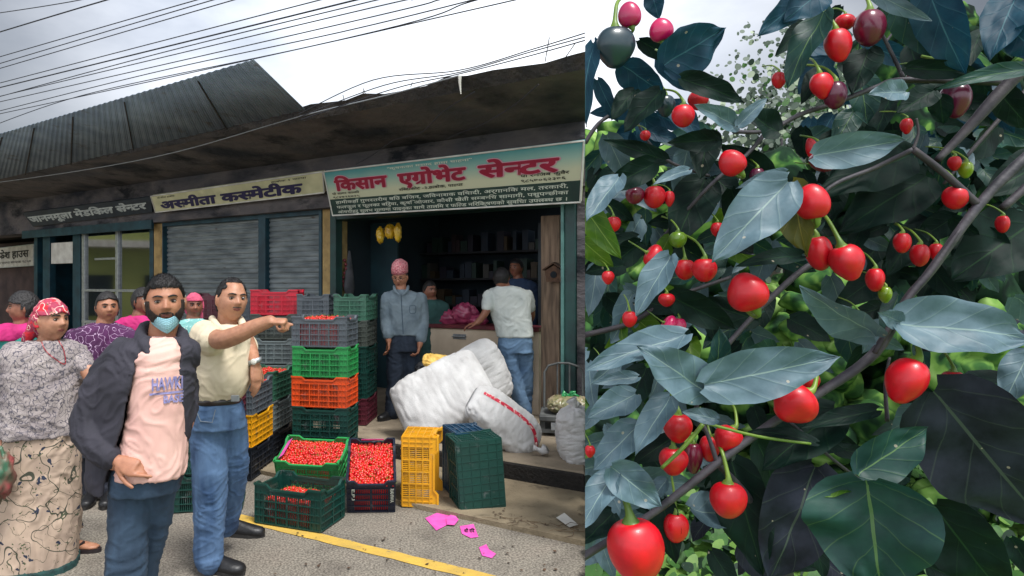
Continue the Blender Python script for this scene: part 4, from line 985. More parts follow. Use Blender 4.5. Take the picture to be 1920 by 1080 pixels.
# ---- man in dark open jacket and pink T-shirt, mask under his chin
Yn = 3.0
t = thing('person', PZ(262, Yn, 0), 'bearded man in dark open jacket and pale pink T-shirt, face mask pulled under his chin', 'person')
hd = Head(P(309, 568, Yn), .246, 22, 0, 3, 1.0)
b = MB(); hd.skull(b)
slimb(b, [hd.L(0, -.02, -.05), P(306, 622, Yn+.03), P(300, 655, Yn+.04)], [.062, .064, .075])
b.rings(sm_rings(torso_rings([(302, 648, 26, .07), (299, 668, 40, .09), (298, 730, 40, .10), (294, 810, 46, .11), (284, 870, 50, .11), (274, 905, 54, .11)], Yn, 12)))
slimb(b, [P(240, 668, Yn), P(172, 792, Yn), P(205, 862, Yn-.1), P(225, 866, Yn-.14)], [.055, .046, .034, .028])
hand(b, P(222, 864, Yn-.15), (1, -.25, -.35), (-.1, .95, -.5), 1.04, (26, 40, 26), 15, -1, 34, 0)
slimb(b, [P(340, 672, Yn+.1), P(352, 765, Yn+.2), P(349, 800, Yn+.06)], [.05, .042, .03])
hand(b, P(350, 800, Yn+.05), (-.15, -.1, -1), (-1, 0, 0), 1., (20, 25, 20), 5, 1)
slimb(b, [P(246, 900, Yn), P(240, 1000, Yn-.02), P(234, 1150, Yn), P(232, 1205, Yn)], [.07, .06, .05, .045])
slimb(b, [P(296, 900, Yn+.06), P(288, 980, Yn+.1), P(270, 1060, Yn+.14), P(256, 1175, Yn+.2)], [.07, .06, .05, .045])
link('body', remesh(b, .0052, 2), SK1, t, True)
hd.face(t, gaze=.3)
hr = lambda d, x, z: None
def hair_short(front=.062, side=-.02, back=-.075, th=.011, recede=0.):
    def f(d, x, z):
        lim = front+recede*abs(math.sin(x*40))*.5 if d.y > .45 else (side if d.y > -.25 else back)
        if d.y > .45: lim = front-.12*abs(x)*(0 if recede else 1)+recede*min(1, abs(x)/.04)
        elif d.y > .1: lim = side+(front-side)*min(1, max(0, (d.y-.1)/.35))
        if z < lim: return None
        n_ = noise.noise(V((d.x*16, d.y*16, d.z*7)))
        return th*(1 if z-lim > .012 else .3+.7*(z-lim)/.012)*(1+.35*n_)
    return f
gh = hd.patch(hair_short(.066, .012, -.06, .009)); tufts(gh, hd, hair_short(.066, .012, -.06, .009), 5200, .013); gh.build('hair', M_hair, t, True)
def beard(d, x, z):
    if d.y < -.05: return None
    if z > -.047+1.0*max(0, abs(x)-.034)+.004*noise.noise(V((x*90, z*90, 3))) and not (abs(x) < .029 and -.046 < z < -.033-.2*abs(x)) and not (abs(x) > .062 and z < .012): return None
    if abs(x) < .021 and -.060 < z < -.0435: return None
    return .004+.0015*noise.noise(V((x*200, z*200, 0)))
M_beard = mat('beard', srgb(58, 44, 38), srgb(34, 26, 23), .85, 60, bump=.8, bscale=300)
gh = hd.patch(beard); tufts(gh, hd, beard, 3800, .006, (0, .2, -1)); gh.build('beard', M_beard, t, True)
M_mask = mat('surgical_mask', srgb(150, 194, 204), srgb(132, 178, 190), .8, 9, bump=.25, bscale=120, stretch=(1, 1, 14))
# mask pulled below the mouth, cupping the chin
g = MB(); rs = []
for v in range(9):
    q = v/8; row = []
    for u in range(17):
        a = (u/8-1); x = .066*a*(1-.12*q); y = .098+.012*math.sin(q*3.14)-.085*abs(a)**2.1-.02*q; z = -.064-.062*q*(1-.25*abs(a))+.026*abs(a)**1.5
        row.append(hd.L(x, y, z+.002*math.sin(v*3.1)))
    rs.append(row)
for r0, r1 in zip(rs, rs[1:]):
    for i in range(16): g.quad(r0[i], r0[i+1], r1[i+1], r1[i])
mk = g.build('face_mask', M_mask, t, True); so = mk.modifiers.new('s', 'SOLIDIFY'); so.thickness = .004
for sg in (-1, 1):
    g = MB(); g.tube([hd.L(sg*.066, .014, -.038), hd.L(sg*.080, .012, -.0), hd.L(sg*.086, .0, .028), hd.L(sg*.09, -.02, .02)], .0016, 5); g.build('ear_loop', M_white, mk)
# pink T-shirt
M_tee = mat('pink_tee', srgb(222, 180, 168), srgb(206, 162, 152), .9, 5, bump=.3, bscale=220, bdist=.003)
b = MB(); b.rings(sm_rings(torso_rings([(305, 632, 24, .075), (303, 644, 38, .095), (300, 664, 50, .12), (299, 700, 50, .128), (297, 760, 52, .132), (291, 820, 57, .135), (285, 866, 62, .14), (281, 890, 63, .14)], Yn-.01, 12)))
tee = cloth(b, .0068, .0075, (5, 5, 9), 3.1, 'tshirt', M_tee, t)
# jeans
b = MB(); b.rings(sm_rings(torso_rings([(282, 845, 56, .12), (276, 880, 62, .13), (272, 920, 62, .13)], Yn, 12)))
slimb(b, [P(246, 900, Yn), P(240, 1000, Yn-.02), P(236, 1080, Yn-.03), P(234, 1150, Yn), P(232, 1212, Yn)], [.094, .088, .088, .080, .078])
slimb(b, [P(296, 900, Yn+.06), P(288, 980, Yn+.1), P(270, 1060, Yn+.14), P(256, 1180, Yn+.2)], [.088, .078, .068, .064])
cloth(b, .0072, .0065, (5, 5, 12), 8.2, 'jeans', M_denim, t)
shoe(t, PZ(232, Yn+.05, 0), (.1, -1, 0), M_black_shoe); shoe(t, PZ(256, Yn+.25, 0), (.4, -1, 0), M_black_shoe)
# dark jacket: shell open at the front, hood, sleeves
M_jack = mat('dark_jacket', srgb(52, 50, 60), srgb(38, 37, 46), .85, 6, bump=.35, bscale=200, bdist=.003)
b = MB(); rs = []
lev = [(304, 630, 42, .09, 30, 44), (298, 644, 70, .125, 36, 50), (286, 664, 88, .15, 40, 52), (276, 700, 90, .165, 41, 52), (270, 760, 91, .168, 37, 52), (262, 820, 91, .168, 30, 50), (254, 880, 88, .16, 20, 50), (250, 915, 84, .155, 14, 50)]
for px, py, hw, dpt, aL, aR in sm_rings([tuple(map(float, l_)) for l_ in lev], 3):
    C = P(px, py, Yn+.02); out_, inn = [], []
    # front is at angle -90deg; opening spans from -90-a to -90+b
    A0, A1 = -90+aR, 270-(50+aL*-1) if False else 270-(38-aL*.9)
    for k in range(41):
        a = R(A0+(A1-A0)*k/40); u = V((math.cos(a)*hw/F*Yn, math.sin(a)*dpt, 0)); out_.append(C+u); inn.append(C+u*(1-.016/max(u.length, .05)))
    rs.append(out_+list(reversed(inn)))
b.rings(rs, True)
slimb(b, [P(232, 668, Yn+.02), P(196, 722, Yn), P(170, 788, Yn-.02), P(178, 828, Yn-.08), P(204, 856, Yn-.13)], [.082, .086, .083, .070, .050], 6)
slimb(b, [P(338, 672, Yn+.12), P(350, 730, Yn+.2), P(350, 780, Yn+.12)], [.06, .055, .045], 5)
p_, r_ = smoothpts([P(270, 616, Yn+.05), P(264, 630, Yn-.02), P(272, 646, Yn-.09), P(278, 662, Yn-.12)], [.024, .028, .024, .012]); limb(b, p_, r_)
p_, r_ = smoothpts([P(276, 614, Yn+.08), P(305, 618, Yn+.16), P(334, 618, Yn+.08), P(346, 646, Yn+.0), P(350, 668, Yn-.03)], [.024, .032, .026, .022, .014]); limb(b, p_, r_)
cloth(b, .0075, .010, (7, 7, 9), 5.5, 'jacket', M_jack, t)
# printing on the T-shirt, laid on the cloth
def decal(o, s, px, py, w_, h_, slope, m, name, off=.03, lift=.004):
    bm = bmesh.new(); bm.from_mesh(o.data); bt = BVHTree.FromBMesh(bm); cam0 = V((0, 0, H)); T_ = V(o.parent.location)
    g = MB(); vs, fs, wd = text_polys(s, .014)
    fails = set()
    for dx, dy, e_ in ((-off/2, 0, 0), (off/2, 0, .0004), (0, off/2, .0008), (0, -off/2, .0012)):
        n = len(g.v)
        for x, y in vs:
            X = px+(x+dx)/wd*w_; Y_ = py-(y+dy)/.72*h_+slope*(X-px)
            q = (P(X, Y_, 5)-cam0).normalized(); h = bt.ray_cast(cam0-T_, q)
            if h[0] is None: fails.add(len(g.v)); g.v.append(V((0, 0, 0)))
            else: g.v.append(h[0]+T_-q*(lift+e_))
        for f in fs:
            f = tuple(n+i for i in f)
            if not any(i in fails for i in f): g.f.append(f); g.m.append(0)
    bm.free(); return g.build(name, m, o)
M_print = mat('faded_print', srgb(116, 118, 170), srgb(150, 140, 176), .9, 60)
decal(tee, 'HAWKINS', 284, 733, 82, 23, -.1, M_print, 'shirt_print', .06)
decal(tee, 'BASEBALL', 306, 756, 76, 14, -.1, M_print, 'shirt_print', .06)
dr = drape(tee, [(280, 740), (312, 737), (350, 733)], 4, M_print, 'shirt_stripe', tee, .005)

# ---- man pointing, cream polo shirt, blue jeans
Yp = 3.75
t = thing('person', PZ(405, Yp, 0), 'balding man in cream polo shirt and blue jeans pointing with his bent arm', 'person')
hd = Head(P(434, 563, Yp), .246, 36, 2, -4, .98)
b = MB(); hd.skull(b)
slimb(b, [hd.L(0, -.02, -.05), P(430, 602, Yp+.03), P(424, 622, Yp+.04)], [.064, .068, .08])
b.rings(sm_rings(torso_rings([(422, 616, 30, .08), (414, 640, 44, .11), (412, 700, 46, .13), (408, 760, 42, .12)], Yp, 20)))
slimb(b, [P(388, 628, Yp-.05), P(412, 637, Yp-.24), P(440, 630, Yp-.30), P(480, 612, Yp-.32), P(507, 602, Yp-.34)], [.060, .052, .048, .040, .031])
hand(b, P(503, 603, Yp-.34), (1, 0, .02), (0, .2, -1), 1.05, (70, 80, 50), 2, 1, 20)
slimb(b, [P(455, 630, Yp+.05), P(468, 655, Yp+.05), P(478, 680, Yp-.05)], [.055, .046, .03])
hand(b, P(478, 682, Yp-.05), (.12, -.1, -1), (-.8, .5, .0), 1.08, (12, 18, 14), 6, 1)
slimb(b, [P(388, 792, Yp-.02), P(394, 880, Yp-.04), P(393, 960, Yp-.02), P(392, 1040, Yp)], [.08, .065, .055, .05])
slimb(b, [P(430, 792, Yp+.06), P(438, 870, Yp+.12), P(432, 940, Yp+.24), P(424, 980, Yp+.3)], [.075, .06, .05, .045])
link('body', remesh(b, .0056, 2), SK2, t, True)
hd.face(t, gaze=.6)
def balding(d, x, z):
    if z < (.0 if d.y > -.2 else -.06): return None
    if d.y > .05 and z < .0+(d.y-.05)*.12: return None
    lim = .092 if abs(x) < .045 else .055
    if d.y > .3 and z < lim: return None
    return (.007 if d.y < .2 or abs(x) > .04 else .004)*(1+.4*noise.noise(V((d.x*16, d.y*16, d.z*8))))
gh = hd.patch(balding); tufts(gh, hd, balding, 3200, .010); gh.build('hair', M_hair, t, True)
hd.patch(lambda d, x, z: .0025 if d.y > .3 and abs(x) < .026 and -.043 < z < -.034 else None).build('moustache', M_hairg, t, True)
M_polo = mat('cream_polo', srgb(212, 198, 172), srgb(194, 180, 154), .9, 5, bump=.35, bscale=240, bdist=.003)
b = MB(); b.rings(sm_rings(torso_rings([(424, 609, 27, .085), (418, 618, 46, .12), (414, 636, 53, .14), (413, 670, 56, .16), (414, 705, 56, .175), (411, 730, 51, .165), (406, 744, 45, .15)], Yp, 20)))
slimb(b, [P(384, 628, Yp+.0), P(386, 634, Yp-.08), P(396, 638, Yp-.17)], [.082, .086, .080], 4)
slimb(b, [P(450, 632, Yp+.08), P(466, 652, Yp+.08)], [.06, .058], 3)
po = cloth(b, .0075, .008, (6, 6, 8), 1.7, 'polo_shirt', M_polo, t)
g = MB()
for sg in (-1, 1):
    p_, r_ = smoothpts([P(424+sg*26, 598, Yp+.06), P(432+sg*24, 612, Yp-.10), P(438+sg*6, 628, Yp-.15)], [.022, .02, .012]); limb(g, p_, r_)
link('collar', remesh(g, .006, 1), M_polo, t, True)
M_belt = mat('leather_belt', srgb(44, 34, 30), srgb(30, 24, 22), .4, 12, coat=.2)
g = MB(); g.rings(torso_rings([(406, 741, 45.5, .155), (406, 752, 46.5, .157)], Yp, 20)); bo = g.build('belt', M_belt, t, True); 
g = MB(); g.box(P(441, 747, Yp-.155), (.045, .012, .034)); g.build('buckle', M_alu, bo, bevel=.003)
b = MB(); b.rings(sm_rings(torso_rings([(406, 744, 44, .15), (407, 770, 50, .155), (408, 800, 51, .15)], Yp, 20)))
slimb(b, [P(388, 792, Yp-.02), P(394, 880, Yp-.04), P(393, 960, Yp-.02), P(391, 1030, Yp), P(392, 1048, Yp)], [.104, .098, .088, .082, .086])
slimb(b, [P(430, 792, Yp+.06), P(438, 870, Yp+.12), P(432, 940, Yp+.24), P(424, 985, Yp+.3)], [.098, .088, .074, .07])
cloth(b, .0072, .0065, (5, 5, 12), 2.2, 'jeans', M_denimb, t)
g = MB(); g.tube([P(366, 765, Yp-.15), P(376, 790, Yp-.16), P(398, 792, Yp-.165), P(404, 768, Yp-.16)], .0025, 5); g.build('pocket_seam', mat('jean_thread', srgb(120, 130, 140), None, .9), t)
hl = G(374, 1066, 0); shoe(t, hl, (1, -.32, 0), M_black_shoe, .29, .056); shoe(t, G(420, 1003), (1, -.12, 0), M_black_shoe, .27, .05)
g = MB(); c = P(478, 677, Yp-.05)
g.rings([[c+V((math.cos(a)*.037, math.sin(a)*.034, z+math.cos(a)*.012)) for a in [2*math.pi*i/18 for i in range(18)]] for z in (-.013, .013)]); wt = g.build('wristwatch', M_alu, t, True)
g = MB(); g.ball(c+V((.0, -.034, 0)), (.017, .006, .017), 14, 6); g.build('watch_dial', M_white, wt, True)

# ---- woman with flowered head scarf at the left
Yw = 3.85
t = thing('person', PZ(72, Yw, 0), 'woman in flowered red headscarf, grey patterned blouse and long vine print skirt', 'person')
hd = Head(P(96, 602, Yw), .245, 64, 2, 0, 1.04)
b = MB(); hd.skull(b)
slimb(b, [hd.L(0, -.02, -.05), P(92, 640, Yw+.02), P(86, 660, Yw+.03)], [.058, .062, .08])
b.rings(sm_rings(torso_rings([(86, 650, 30, .08), (80, 672, 52, .12), (76, 740, 54, .15), (74, 800, 54, .15), (72, 860, 54, .14)], Yw, 35)))
slimb(b, [P(18, 672, Yw-.05), P(4, 740, Yw-.04), P(0, 800, Yw-.12), P(2, 828, Yw-.16)], [.058, .05, .04, .03])
hand(b, P(2, 828, Yw-.16), (.05, -.1, -1), (.8, .5, 0), .95, (20, 28, 22), 5, -1)
slimb(b, [P(136, 668, Yw+.1), P(162, 690, Yw+.02), P(176, 720, Yw+.0)], [.055, .048, .04])
hand(b, P(178, 724, Yw), (.3, .1, -1), (-.8, .4, 0), .95)
for pts in ([(60, 860), (58, 960), (52, 1060)], [(95, 860), (108, 950), (128, 1010)]): slimb(b, [P(x, y, Yw+(.28 if pts[0][0] > 80 else .0)) for x, y in pts], [.085, .06, .042])
link('body', remesh(b, .0058, 2), SK2, t, True)
hd.face(t, brow=M_hair, gaze=.4)
def vine(name, base, base2, cols, sc):
    m = mat(name, base, base2, .85, 9, bump=.3, bscale=160, bdist=.003); T = m.node_tree; N = T.nodes; l = T.links.new; bs = N['Principled BSDF']
    src = bs.inputs['Base Color'].links[0].from_socket; tcn = N['Texture Coordinate']
    prev = src
    for i, (c, kind, s_, th) in enumerate(cols):
        if kind == 'line':
            n = N.new('ShaderNodeTexNoise'); n.inputs['Scale'].default_value = s_; n.inputs['Detail'].default_value = .6; l(tcn.outputs['Object'], n.inputs['Vector'])
            a = N.new('ShaderNodeMath'); a.operation = 'SUBTRACT'; a.inputs[1].default_value = .5; l(n.outputs['Fac'], a.inputs[0])
            q = N.new('ShaderNodeMath'); q.operation = 'ABSOLUTE'; l(a.outputs[0], q.inputs[0]); w_ = N.new('ShaderNodeMath'); w_.operation = 'LESS_THAN'; w_.inputs[1].default_value = th; l(q.outputs[0], w_.inputs[0])
        else:
            n = N.new('ShaderNodeTexVoronoi'); n.inputs['Scale'].default_value = s_; n.inputs['Randomness'].default_value = 1; 
            dn = N.new('ShaderNodeTexNoise'); dn.inputs['Scale'].default_value = s_*1.6; mxx = N.new('ShaderNodeMixRGB'); mxx.inputs[0].default_value = .12
            l(tcn.outputs['Object'], dn.inputs['Vector']); l(tcn.outputs['Object'], mxx.inputs[1]); l(dn.outputs['Color'], mxx.inputs[2]); l(mxx.outputs[0], n.inputs['Vector'])
            w_ = N.new('ShaderNodeMath'); w_.operation = 'LESS_THAN'; w_.inputs[1].default_value = th; l(n.outputs['Distance'], w_.inputs[0])
        mm = N.new('ShaderNodeMixRGB'); mm.inputs[2].default_value = c; l(w_.outputs[0], mm.inputs[0]); l(prev, mm.inputs[1]); prev = mm.outputs[0]
    l(prev, bs.inputs['Base Color']); return m
M_scarf = vine('flowered_scarf', srgb(168, 52, 76), srgb(140, 60, 84), [(srgb(214, 130, 130), 'spot', 18, .28), (srgb(60, 96, 54), 'spot', 13, .24), (srgb(196, 36, 50), 'spot', 11, .3), (srgb(230, 190, 180), 'line', 14, .012)], 1)
M_blouse = vine('grey_blouse', srgb(164, 154, 150), srgb(138, 128, 128), [(srgb(84, 80, 88), 'line', 44, .035), (srgb(104, 98, 104), 'spot', 60, .3)], 1)
M_skirt = vine('vine_skirt', srgb(184, 162, 142), srgb(160, 140, 124), [(srgb(60, 62, 50), 'line', 7, .009), (srgb(70, 74, 56), 'line', 11, .006), (srgb(36, 44, 62), 'spot', 12, .17), (srgb(70, 80, 52), 'spot', 19, .15)], 1)
def scarf(d, x, z):
    if d.y > .1 and z < .044-.02*abs(x)/.08: return None
    if z < (.03 if d.y > .1 else (-.03 if d.y > -.35 else -.07)) : return None
    return .012+.004*noise.noise(V((d.x*5, d.y*5, d.z*9)))+.002*math.sin(z*160+d.y*6)
hd.patch(scarf).build('headscarf', M_scarf, t, True)
g = MB(); p_, r_ = smoothpts([hd.L(0, -.1, .02), hd.L(.01, -.13, -.04), hd.L(.02, -.17, -.09), hd.L(.02, -.2, -.13)], [.05, .042, .03, .02]); limb(g, p_, r_); limb(g, [hd.L(0, -.1, .0), hd.L(-.02, -.12, -.09)], [.045, .02])
cloth(g, .006, .006, (20, 20, 20), 4., 'scarf_tail', M_scarf, t)
b = MB(); b.rings(sm_rings(torso_rings([(92, 640, 34, .10), (84, 654, 62, .13), (80, 675, 66, .155), (78, 720, 66, .175), (78, 770, 66, .175), (78, 802, 70, .18), (78, 812, 71, .18)], Yw, 35)))
slimb(b, [P(26, 664, Yw-.02), P(12, 690, Yw-.05), P(8, 712, Yw-.05)], [.078, .082, .076], 4); slimb(b, [P(132, 664, Yw+.08), P(150, 676, Yw+.05), P(160, 692, Yw+.03)], [.07, .068, .062], 4)
bl = cloth(b, .008, .011, (7, 7, 10), 6.1, 'blouse', M_blouse, t)
b = MB(); b.rings(sm_rings(torso_rings([(76, 796, 64, .17), (72, 860, 70, .18), (68, 950, 72, .19), (64, 1030, 73, .2), (62, 1062, 74, .2)], Yw, 25)))
cloth(b, .010, .011, (8, 8, 1.2), 2.6, 'skirt', M_skirt, t, fine=.12)
b = MB(); b.rings(torso_rings([(63, 1050, 76, .215), (61, 1078, 78, .22)], Yw, 25)); cloth(b, .010, .012, (8, 8, 1.2), 2.6, 'skirt_hem', mat('teal_hem', srgb(28, 70, 66), srgb(18, 44, 44), .85, 30), t)
b = MB(); b.rings(sm_rings(torso_rings([(118, 900, 22, .09, Yw+.15), (128, 960, 22, .09, Yw+.2), (134, 996, 20, .09, Yw+.3)], Yw, 20))); cloth(b, .010, .010, (8, 8, 2), 7.6, 'skirt_drape', M_skirt, t)
M_necklace = mat('red_beads', srgb(140, 30, 40), None, .4)
drape(bl, [(76, 634), (84, 655), (102, 672), (122, 682), (119, 655), (108, 636)], 2, M_necklace, 'necklace', bl, .006)
M_sand = mat('dark_sandal', srgb(40, 30, 34), srgb(28, 22, 24), .6)
hl = G(118, 1030); f_ = MB(); d_ = V((1, -.15, 0)).normalized()
rs = [[hl+d_*u+V((-d_.y, d_.x, 0))*w_*math.cos(a)+V((0, 0, .03+h_*math.sin(a))) for a in [2*math.pi*i/12 for i in range(12)]] for u, w_, h_ in ((0, .03, .03), (.08, .034, .035), (.15, .042, .024), (.2, .04, .015), (.235, .02, .01))]
f_.rings(rs); f_.build('foot', SK2, t, True)
g = MB(); rs = [[hl+d_*(.115+math.cos(a)*.14)+V((-d_.y, d_.x, 0))*.052*math.sin(a)+V((0, 0, z)) for a in [2*math.pi*i/20 for i in range(20)]] for z in (0, .022)]; g.rings(rs)
g.tube([hl+d_*.1+V((0, -.05, .02)), hl+d_*.15+V((0, -.02, .062)), hl+d_*.12+V((0, .05, .03))], .008, 6); g.build('sandal', M_sand, t)
pb = crumple('plastic_bag', P(-2, 890, Yw-.3), (.14, .14, .26), mat('mixed_bag', srgb(60, 100, 76), srgb(150, 60, 66), .5, 9), 'small colourful bag held by the woman at the far left edge', 'bag', 12.)

# ---- simpler figures behind -------------------------------------------------
def figure(label, Y, head, hh, yaw, skin, torso, phi, tm, tname, arms=(), legs=None, lm=None, lname='trousers', hair=None, hm=M_hair, vox=.009, pitch=0, hands=True, shoes=True, z0=0., sleeves=None, amp=.009, face=True, gname=None, ww=1.):
    px0 = head[0]; t = thing('person', PZ(px0, Y, z0), label, 'person')
    hd = Head(P(head[0], head[1], Y), hh, yaw, pitch, 0, ww); b = MB(); hd.skull(b)
    n0 = torso[0]; slimb(b, [hd.L(0, -.02, -.05), P(n0[0], n0[1], Y)], [.055, .062])
    b.rings(sm_rings(torso_rings([(x, y, w_*.85, d_*.8) for x, y, w_, d_ in torso], Y, phi)))
    for a in arms:
        pts = [P(*q[:3]) for q in a['p']]; slimb(b, pts, a['r'])
        if hands: hand(b, pts[-1], a.get('d', (0, 0, -1)), a.get('n', (-1, 0, 0)), 1., a.get('c', (20, 28, 20)), 5, a.get('th', 1))
    if legs:
        for lg in legs: slimb(b, [P(*q) for q in lg[0]], [r*.7 for r in lg[1]])
    link('body', remesh(b, vox*.75, 2), skin, t, True)
    if face: hd.face(t)
    if hair: hd.patch(hair).build('hair' if hm in (M_hair, M_hairg) else 'headscarf', hm, t, True)
    b = MB(); b.rings(sm_rings(torso_rings(torso, Y, phi)))
    for a, sl in zip(arms, sleeves or [None]*len(arms)):
        if sl:
            pts = [P(*q[:3]) for q in a['p']][:sl[0]]; 
            if sl[1] < 1: pts[-1] = pts[-2].lerp(pts[-1], sl[1])
            slimb(b, pts, [r+.02 for r in a['r'][:sl[0]]])
    tp_ = cloth(b, vox, amp, (8, 8, 8), Y, tname, tm, t)
    if legs:
        b = MB(); x, y, w_, d_ = torso[-1]; b.rings(sm_rings(torso_rings([(x, y-10, w_*.86, d_*.9), (x, y+10, w_*.92, d_*.92), (x, y+30, w_*.92, d_*.9)], Y, phi)))
        for lg in legs: slimb(b, [P(*q) for q in lg[0]], lg[1])
        cloth(b, vox, amp, (6, 6, 10), Y+1, lname, lm, t)
        if shoes:
            for lg in legs:
                e_ = P(*lg[0][-1]); shoe(t, (e_.x, e_.y+.05, z0), lg[2], M_black_shoe, .26, .047)
    return t, hd, tp_
def hair_long(front=.06, bun=True):
    def f(d, x, z):
        if d.y > .2 and z < front-.5*abs(x)*.6: return None
        if z < (-.01 if d.y > -.1 else -.06): return None
        return .012*(1+.3*noise.noise(V((d.x*10, d.y*10, d.z*5))))
    return f
def bun(hd, t, m=M_hair): 
    g = MB(); g.ball(hd.L(0, -.115, -.01), (.045, .035, .05), 14, 10, M=hd.M); g.build('hair_bun', m, t, True)
M_purple = vine('purple_kurta', srgb(78, 28, 76), srgb(60, 20, 60), [(srgb(190, 160, 190), 'line', 26, .012)], 1)
M_darkt = mat('dark_trousers', srgb(38, 42, 54), srgb(26, 28, 38), .85, 8, bump=.3)
t, hd, o = figure('smiling woman with tied black hair in a purple patterned kurta behind the jacketed man', 5.0, (201, 577), .228, 34, SK1,
    [(196, 606, 17, .06), (194, 616, 44, .10), (192, 634, 58, .12), (190, 680, 56, .14), (188, 750, 56, .14), (186, 820, 58, .14)], 20, M_purple, 'kurta',
    [dict(p=[(140, 634, 5.0), (134, 690, 5.0), (150, 740, 4.9)], r=[.05, .042, .03]), dict(p=[(246, 634, 5.0), (256, 690, 5.0), (240, 740, 4.9)], r=[.05, .042, .03])],
    [([(174, 800, 5.0), (172, 870, 5.0), (170, 925, 5.0)], [.085, .07, .06], (.2, -1, 0)), ([(202, 800, 5.0), (202, 870, 5.0), (204, 925, 5.0)], [.085, .07, .06], (.2, -1, 0))], M_darkt, hair=hair_long(.07), sleeves=[(3, .5), (3, .5)])
bun(hd, t)
M_turq = vine('turquoise_kurta', srgb(126, 184, 178), srgb(104, 160, 158), [(srgb(190, 214, 206), 'spot', 22, .25)], 1)
M_pscarf = mat('pink_scarf', srgb(198, 84, 112), srgb(170, 64, 94), .85, 20, bump=.3)
def wrap(d, x, z):
    if d.y > .15 and z < .045: return None
    if z < (-.02 if d.y > -.1 else -.09): return None
    return .016+.004*noise.noise(V((d.x*6, d.y*6, d.z*9)))
t, hd, o = figure('woman in pink headscarf and turquoise kurta standing between the two front men', 5.95, (364, 574), .215, 26, SK3,
    [(362, 598, 14, .06), (360, 606, 34, .10), (358, 622, 42, .11), (358, 680, 40, .13), (358, 760, 42, .13)], 5, M_turq, 'kurta',
    [dict(p=[(322, 622, 5.95), (318, 680, 5.95), (326, 720, 5.9)], r=[.05, .04, .03]), dict(p=[(394, 622, 5.95), (400, 680, 5.95), (392, 720, 5.9)], r=[.05, .04, .03])],
    [([(346, 740, 5.95), (346, 860, 5.95)], [.08, .06], (0, -1, 0)), ([(370, 740, 5.95), (370, 860, 5.95)], [.08, .06], (0, -1, 0))], M_darkt, hair=wrap, hm=M_pscarf, sleeves=[(3, .5), (3, .5)])
g = MB(); limb(g, [hd.L(0, -.1, -.0), hd.L(-.05, -.1, -.1), hd.L(-.06, -.06, -.16)], [.05, .05, .03]); cloth(g, .008, .006, (20, 20, 20), 3., 'scarf_tail', M_pscarf, t)
M_mag = mat('magenta_cloth', srgb(190, 30, 110), srgb(160, 20, 90), .8, 8, bump=.3); M_teal2 = mat('teal_cloth', srgb(30, 134, 122), srgb(20, 104, 98), .8, 8, bump=.3)
t, hd, o = figure('woman with dark hair in teal top at the far left behind the floral woman', 4.8, (44, 578), .235, -60, SK3,
    [(40, 612, 17, .06), (34, 622, 44, .10), (28, 650, 56, .13), (26, 720, 54, .14), (26, 830, 58, .14)], -10, M_teal2, 'top', (),
    [([(12, 820, 4.8), (12, 940, 4.8)], [.085, .06], (0, -1, 0)), ([(42, 820, 4.8), (42, 940, 4.8)], [.085, .06], (0, -1, 0))], M_darkt, hair=hair_long(.05))
bun(hd, t)
b = MB(); b.rings(sm_rings(torso_rings([(40, 606, 26, .09), (30, 618, 50, .125), (20, 636, 46, .14)], 4.8, -10))); cloth(b, .009, .008, (12, 12, 12), 4., 'magenta_shawl', M_mag, t)
t, hd, o = figure('woman in bright pink top mostly hidden behind the masked man', 5.5, (268, 566), .225, 60, SK3,
    [(262, 592, 15, .06), (260, 600, 36, .10), (258, 622, 46, .12), (256, 700, 46, .13), (256, 790, 48, .13)], 15, M_mag, 'top', (),
    [([(244, 780, 5.5), (244, 890, 5.5)], [.08, .06], (0, -1, 0)), ([(270, 780, 5.5), (270, 890, 5.5)], [.08, .06], (0, -1, 0))], M_darkt, hair=hair_long(.06))
# old man with pink cap
M_bshirt = mat('grey_blue_shirt', srgb(116, 130, 138), srgb(92, 106, 116), .85, 7, bump=.35, bscale=160, bdist=.004)
M_navyt = mat('navy_trousers', srgb(40, 52, 68), srgb(26, 36, 50), .85, 7, bump=.3, bscale=160)
t, hd, o = figure('old man in patterned pink cap, glasses and grey blue shirt beside the crates', 7.2, (750, 520), .238, -14, SK1,
    [(752, 543, 14, .06), (755, 549, 27, .09), (757, 558, 35, .12), (758, 590, 34, .13), (757, 615, 34, .13), (757, 628, 35, .13)], -8, M_bshirt, 'shirt',
    [dict(p=[(727, 560, 7.2), (724, 596, 7.18), (727, 628, 7.1), (729, 640, 7.08)], r=[.055, .045, .038, .03]), dict(p=[(787, 560, 7.2), (793, 600, 7.2), (789, 636, 7.1), (787, 648, 7.08)], r=[.055, .045, .036, .03], d=(-.25, 0, -1), n=(-1, 0, 0), th=1, c=(30, 40, 20))],
    [([(743, 640, 7.2), (741, 710, 7.2), (737, 772, 7.2)], [.11, .095, .085], (-.7, -1, 0)), ([(770, 640, 7.22), (770, 710, 7.25), (768, 768, 7.3)], [.105, .09, .08], (.1, -1, 0))], M_navyt,
    hair=hair_short(.1, .0, -.05, .006), hm=M_hairg, pitch=-16, z0=ZF, sleeves=[(3, 1), (3, 1)], vox=.011)
M_topi = vine('patterned_cap', srgb(206, 116, 124), srgb(190, 96, 108), [(srgb(236, 210, 204), 'spot', 50, .34), (srgb(140, 60, 76), 'line', 44, .03)], 1)
g = MB(); rs = []
for u, rx_, ry_, sh in ((0, .088, .108, 0), (.05, .088, .106, 0), (.10, .082, .098, -.004), (.135, .062, .085, -.012), (.145, .03, .06, -.016)):
    rs.append([hd.L(rx_*math.cos(a)+sh*2, ry_*math.sin(a)-.008, .052+u*(.86+.16*math.cos(a))) for a in [2*math.pi*i/24 for i in range(24)]])
g.rings(rs); g.build('cap', M_topi, t, True)
g = MB()
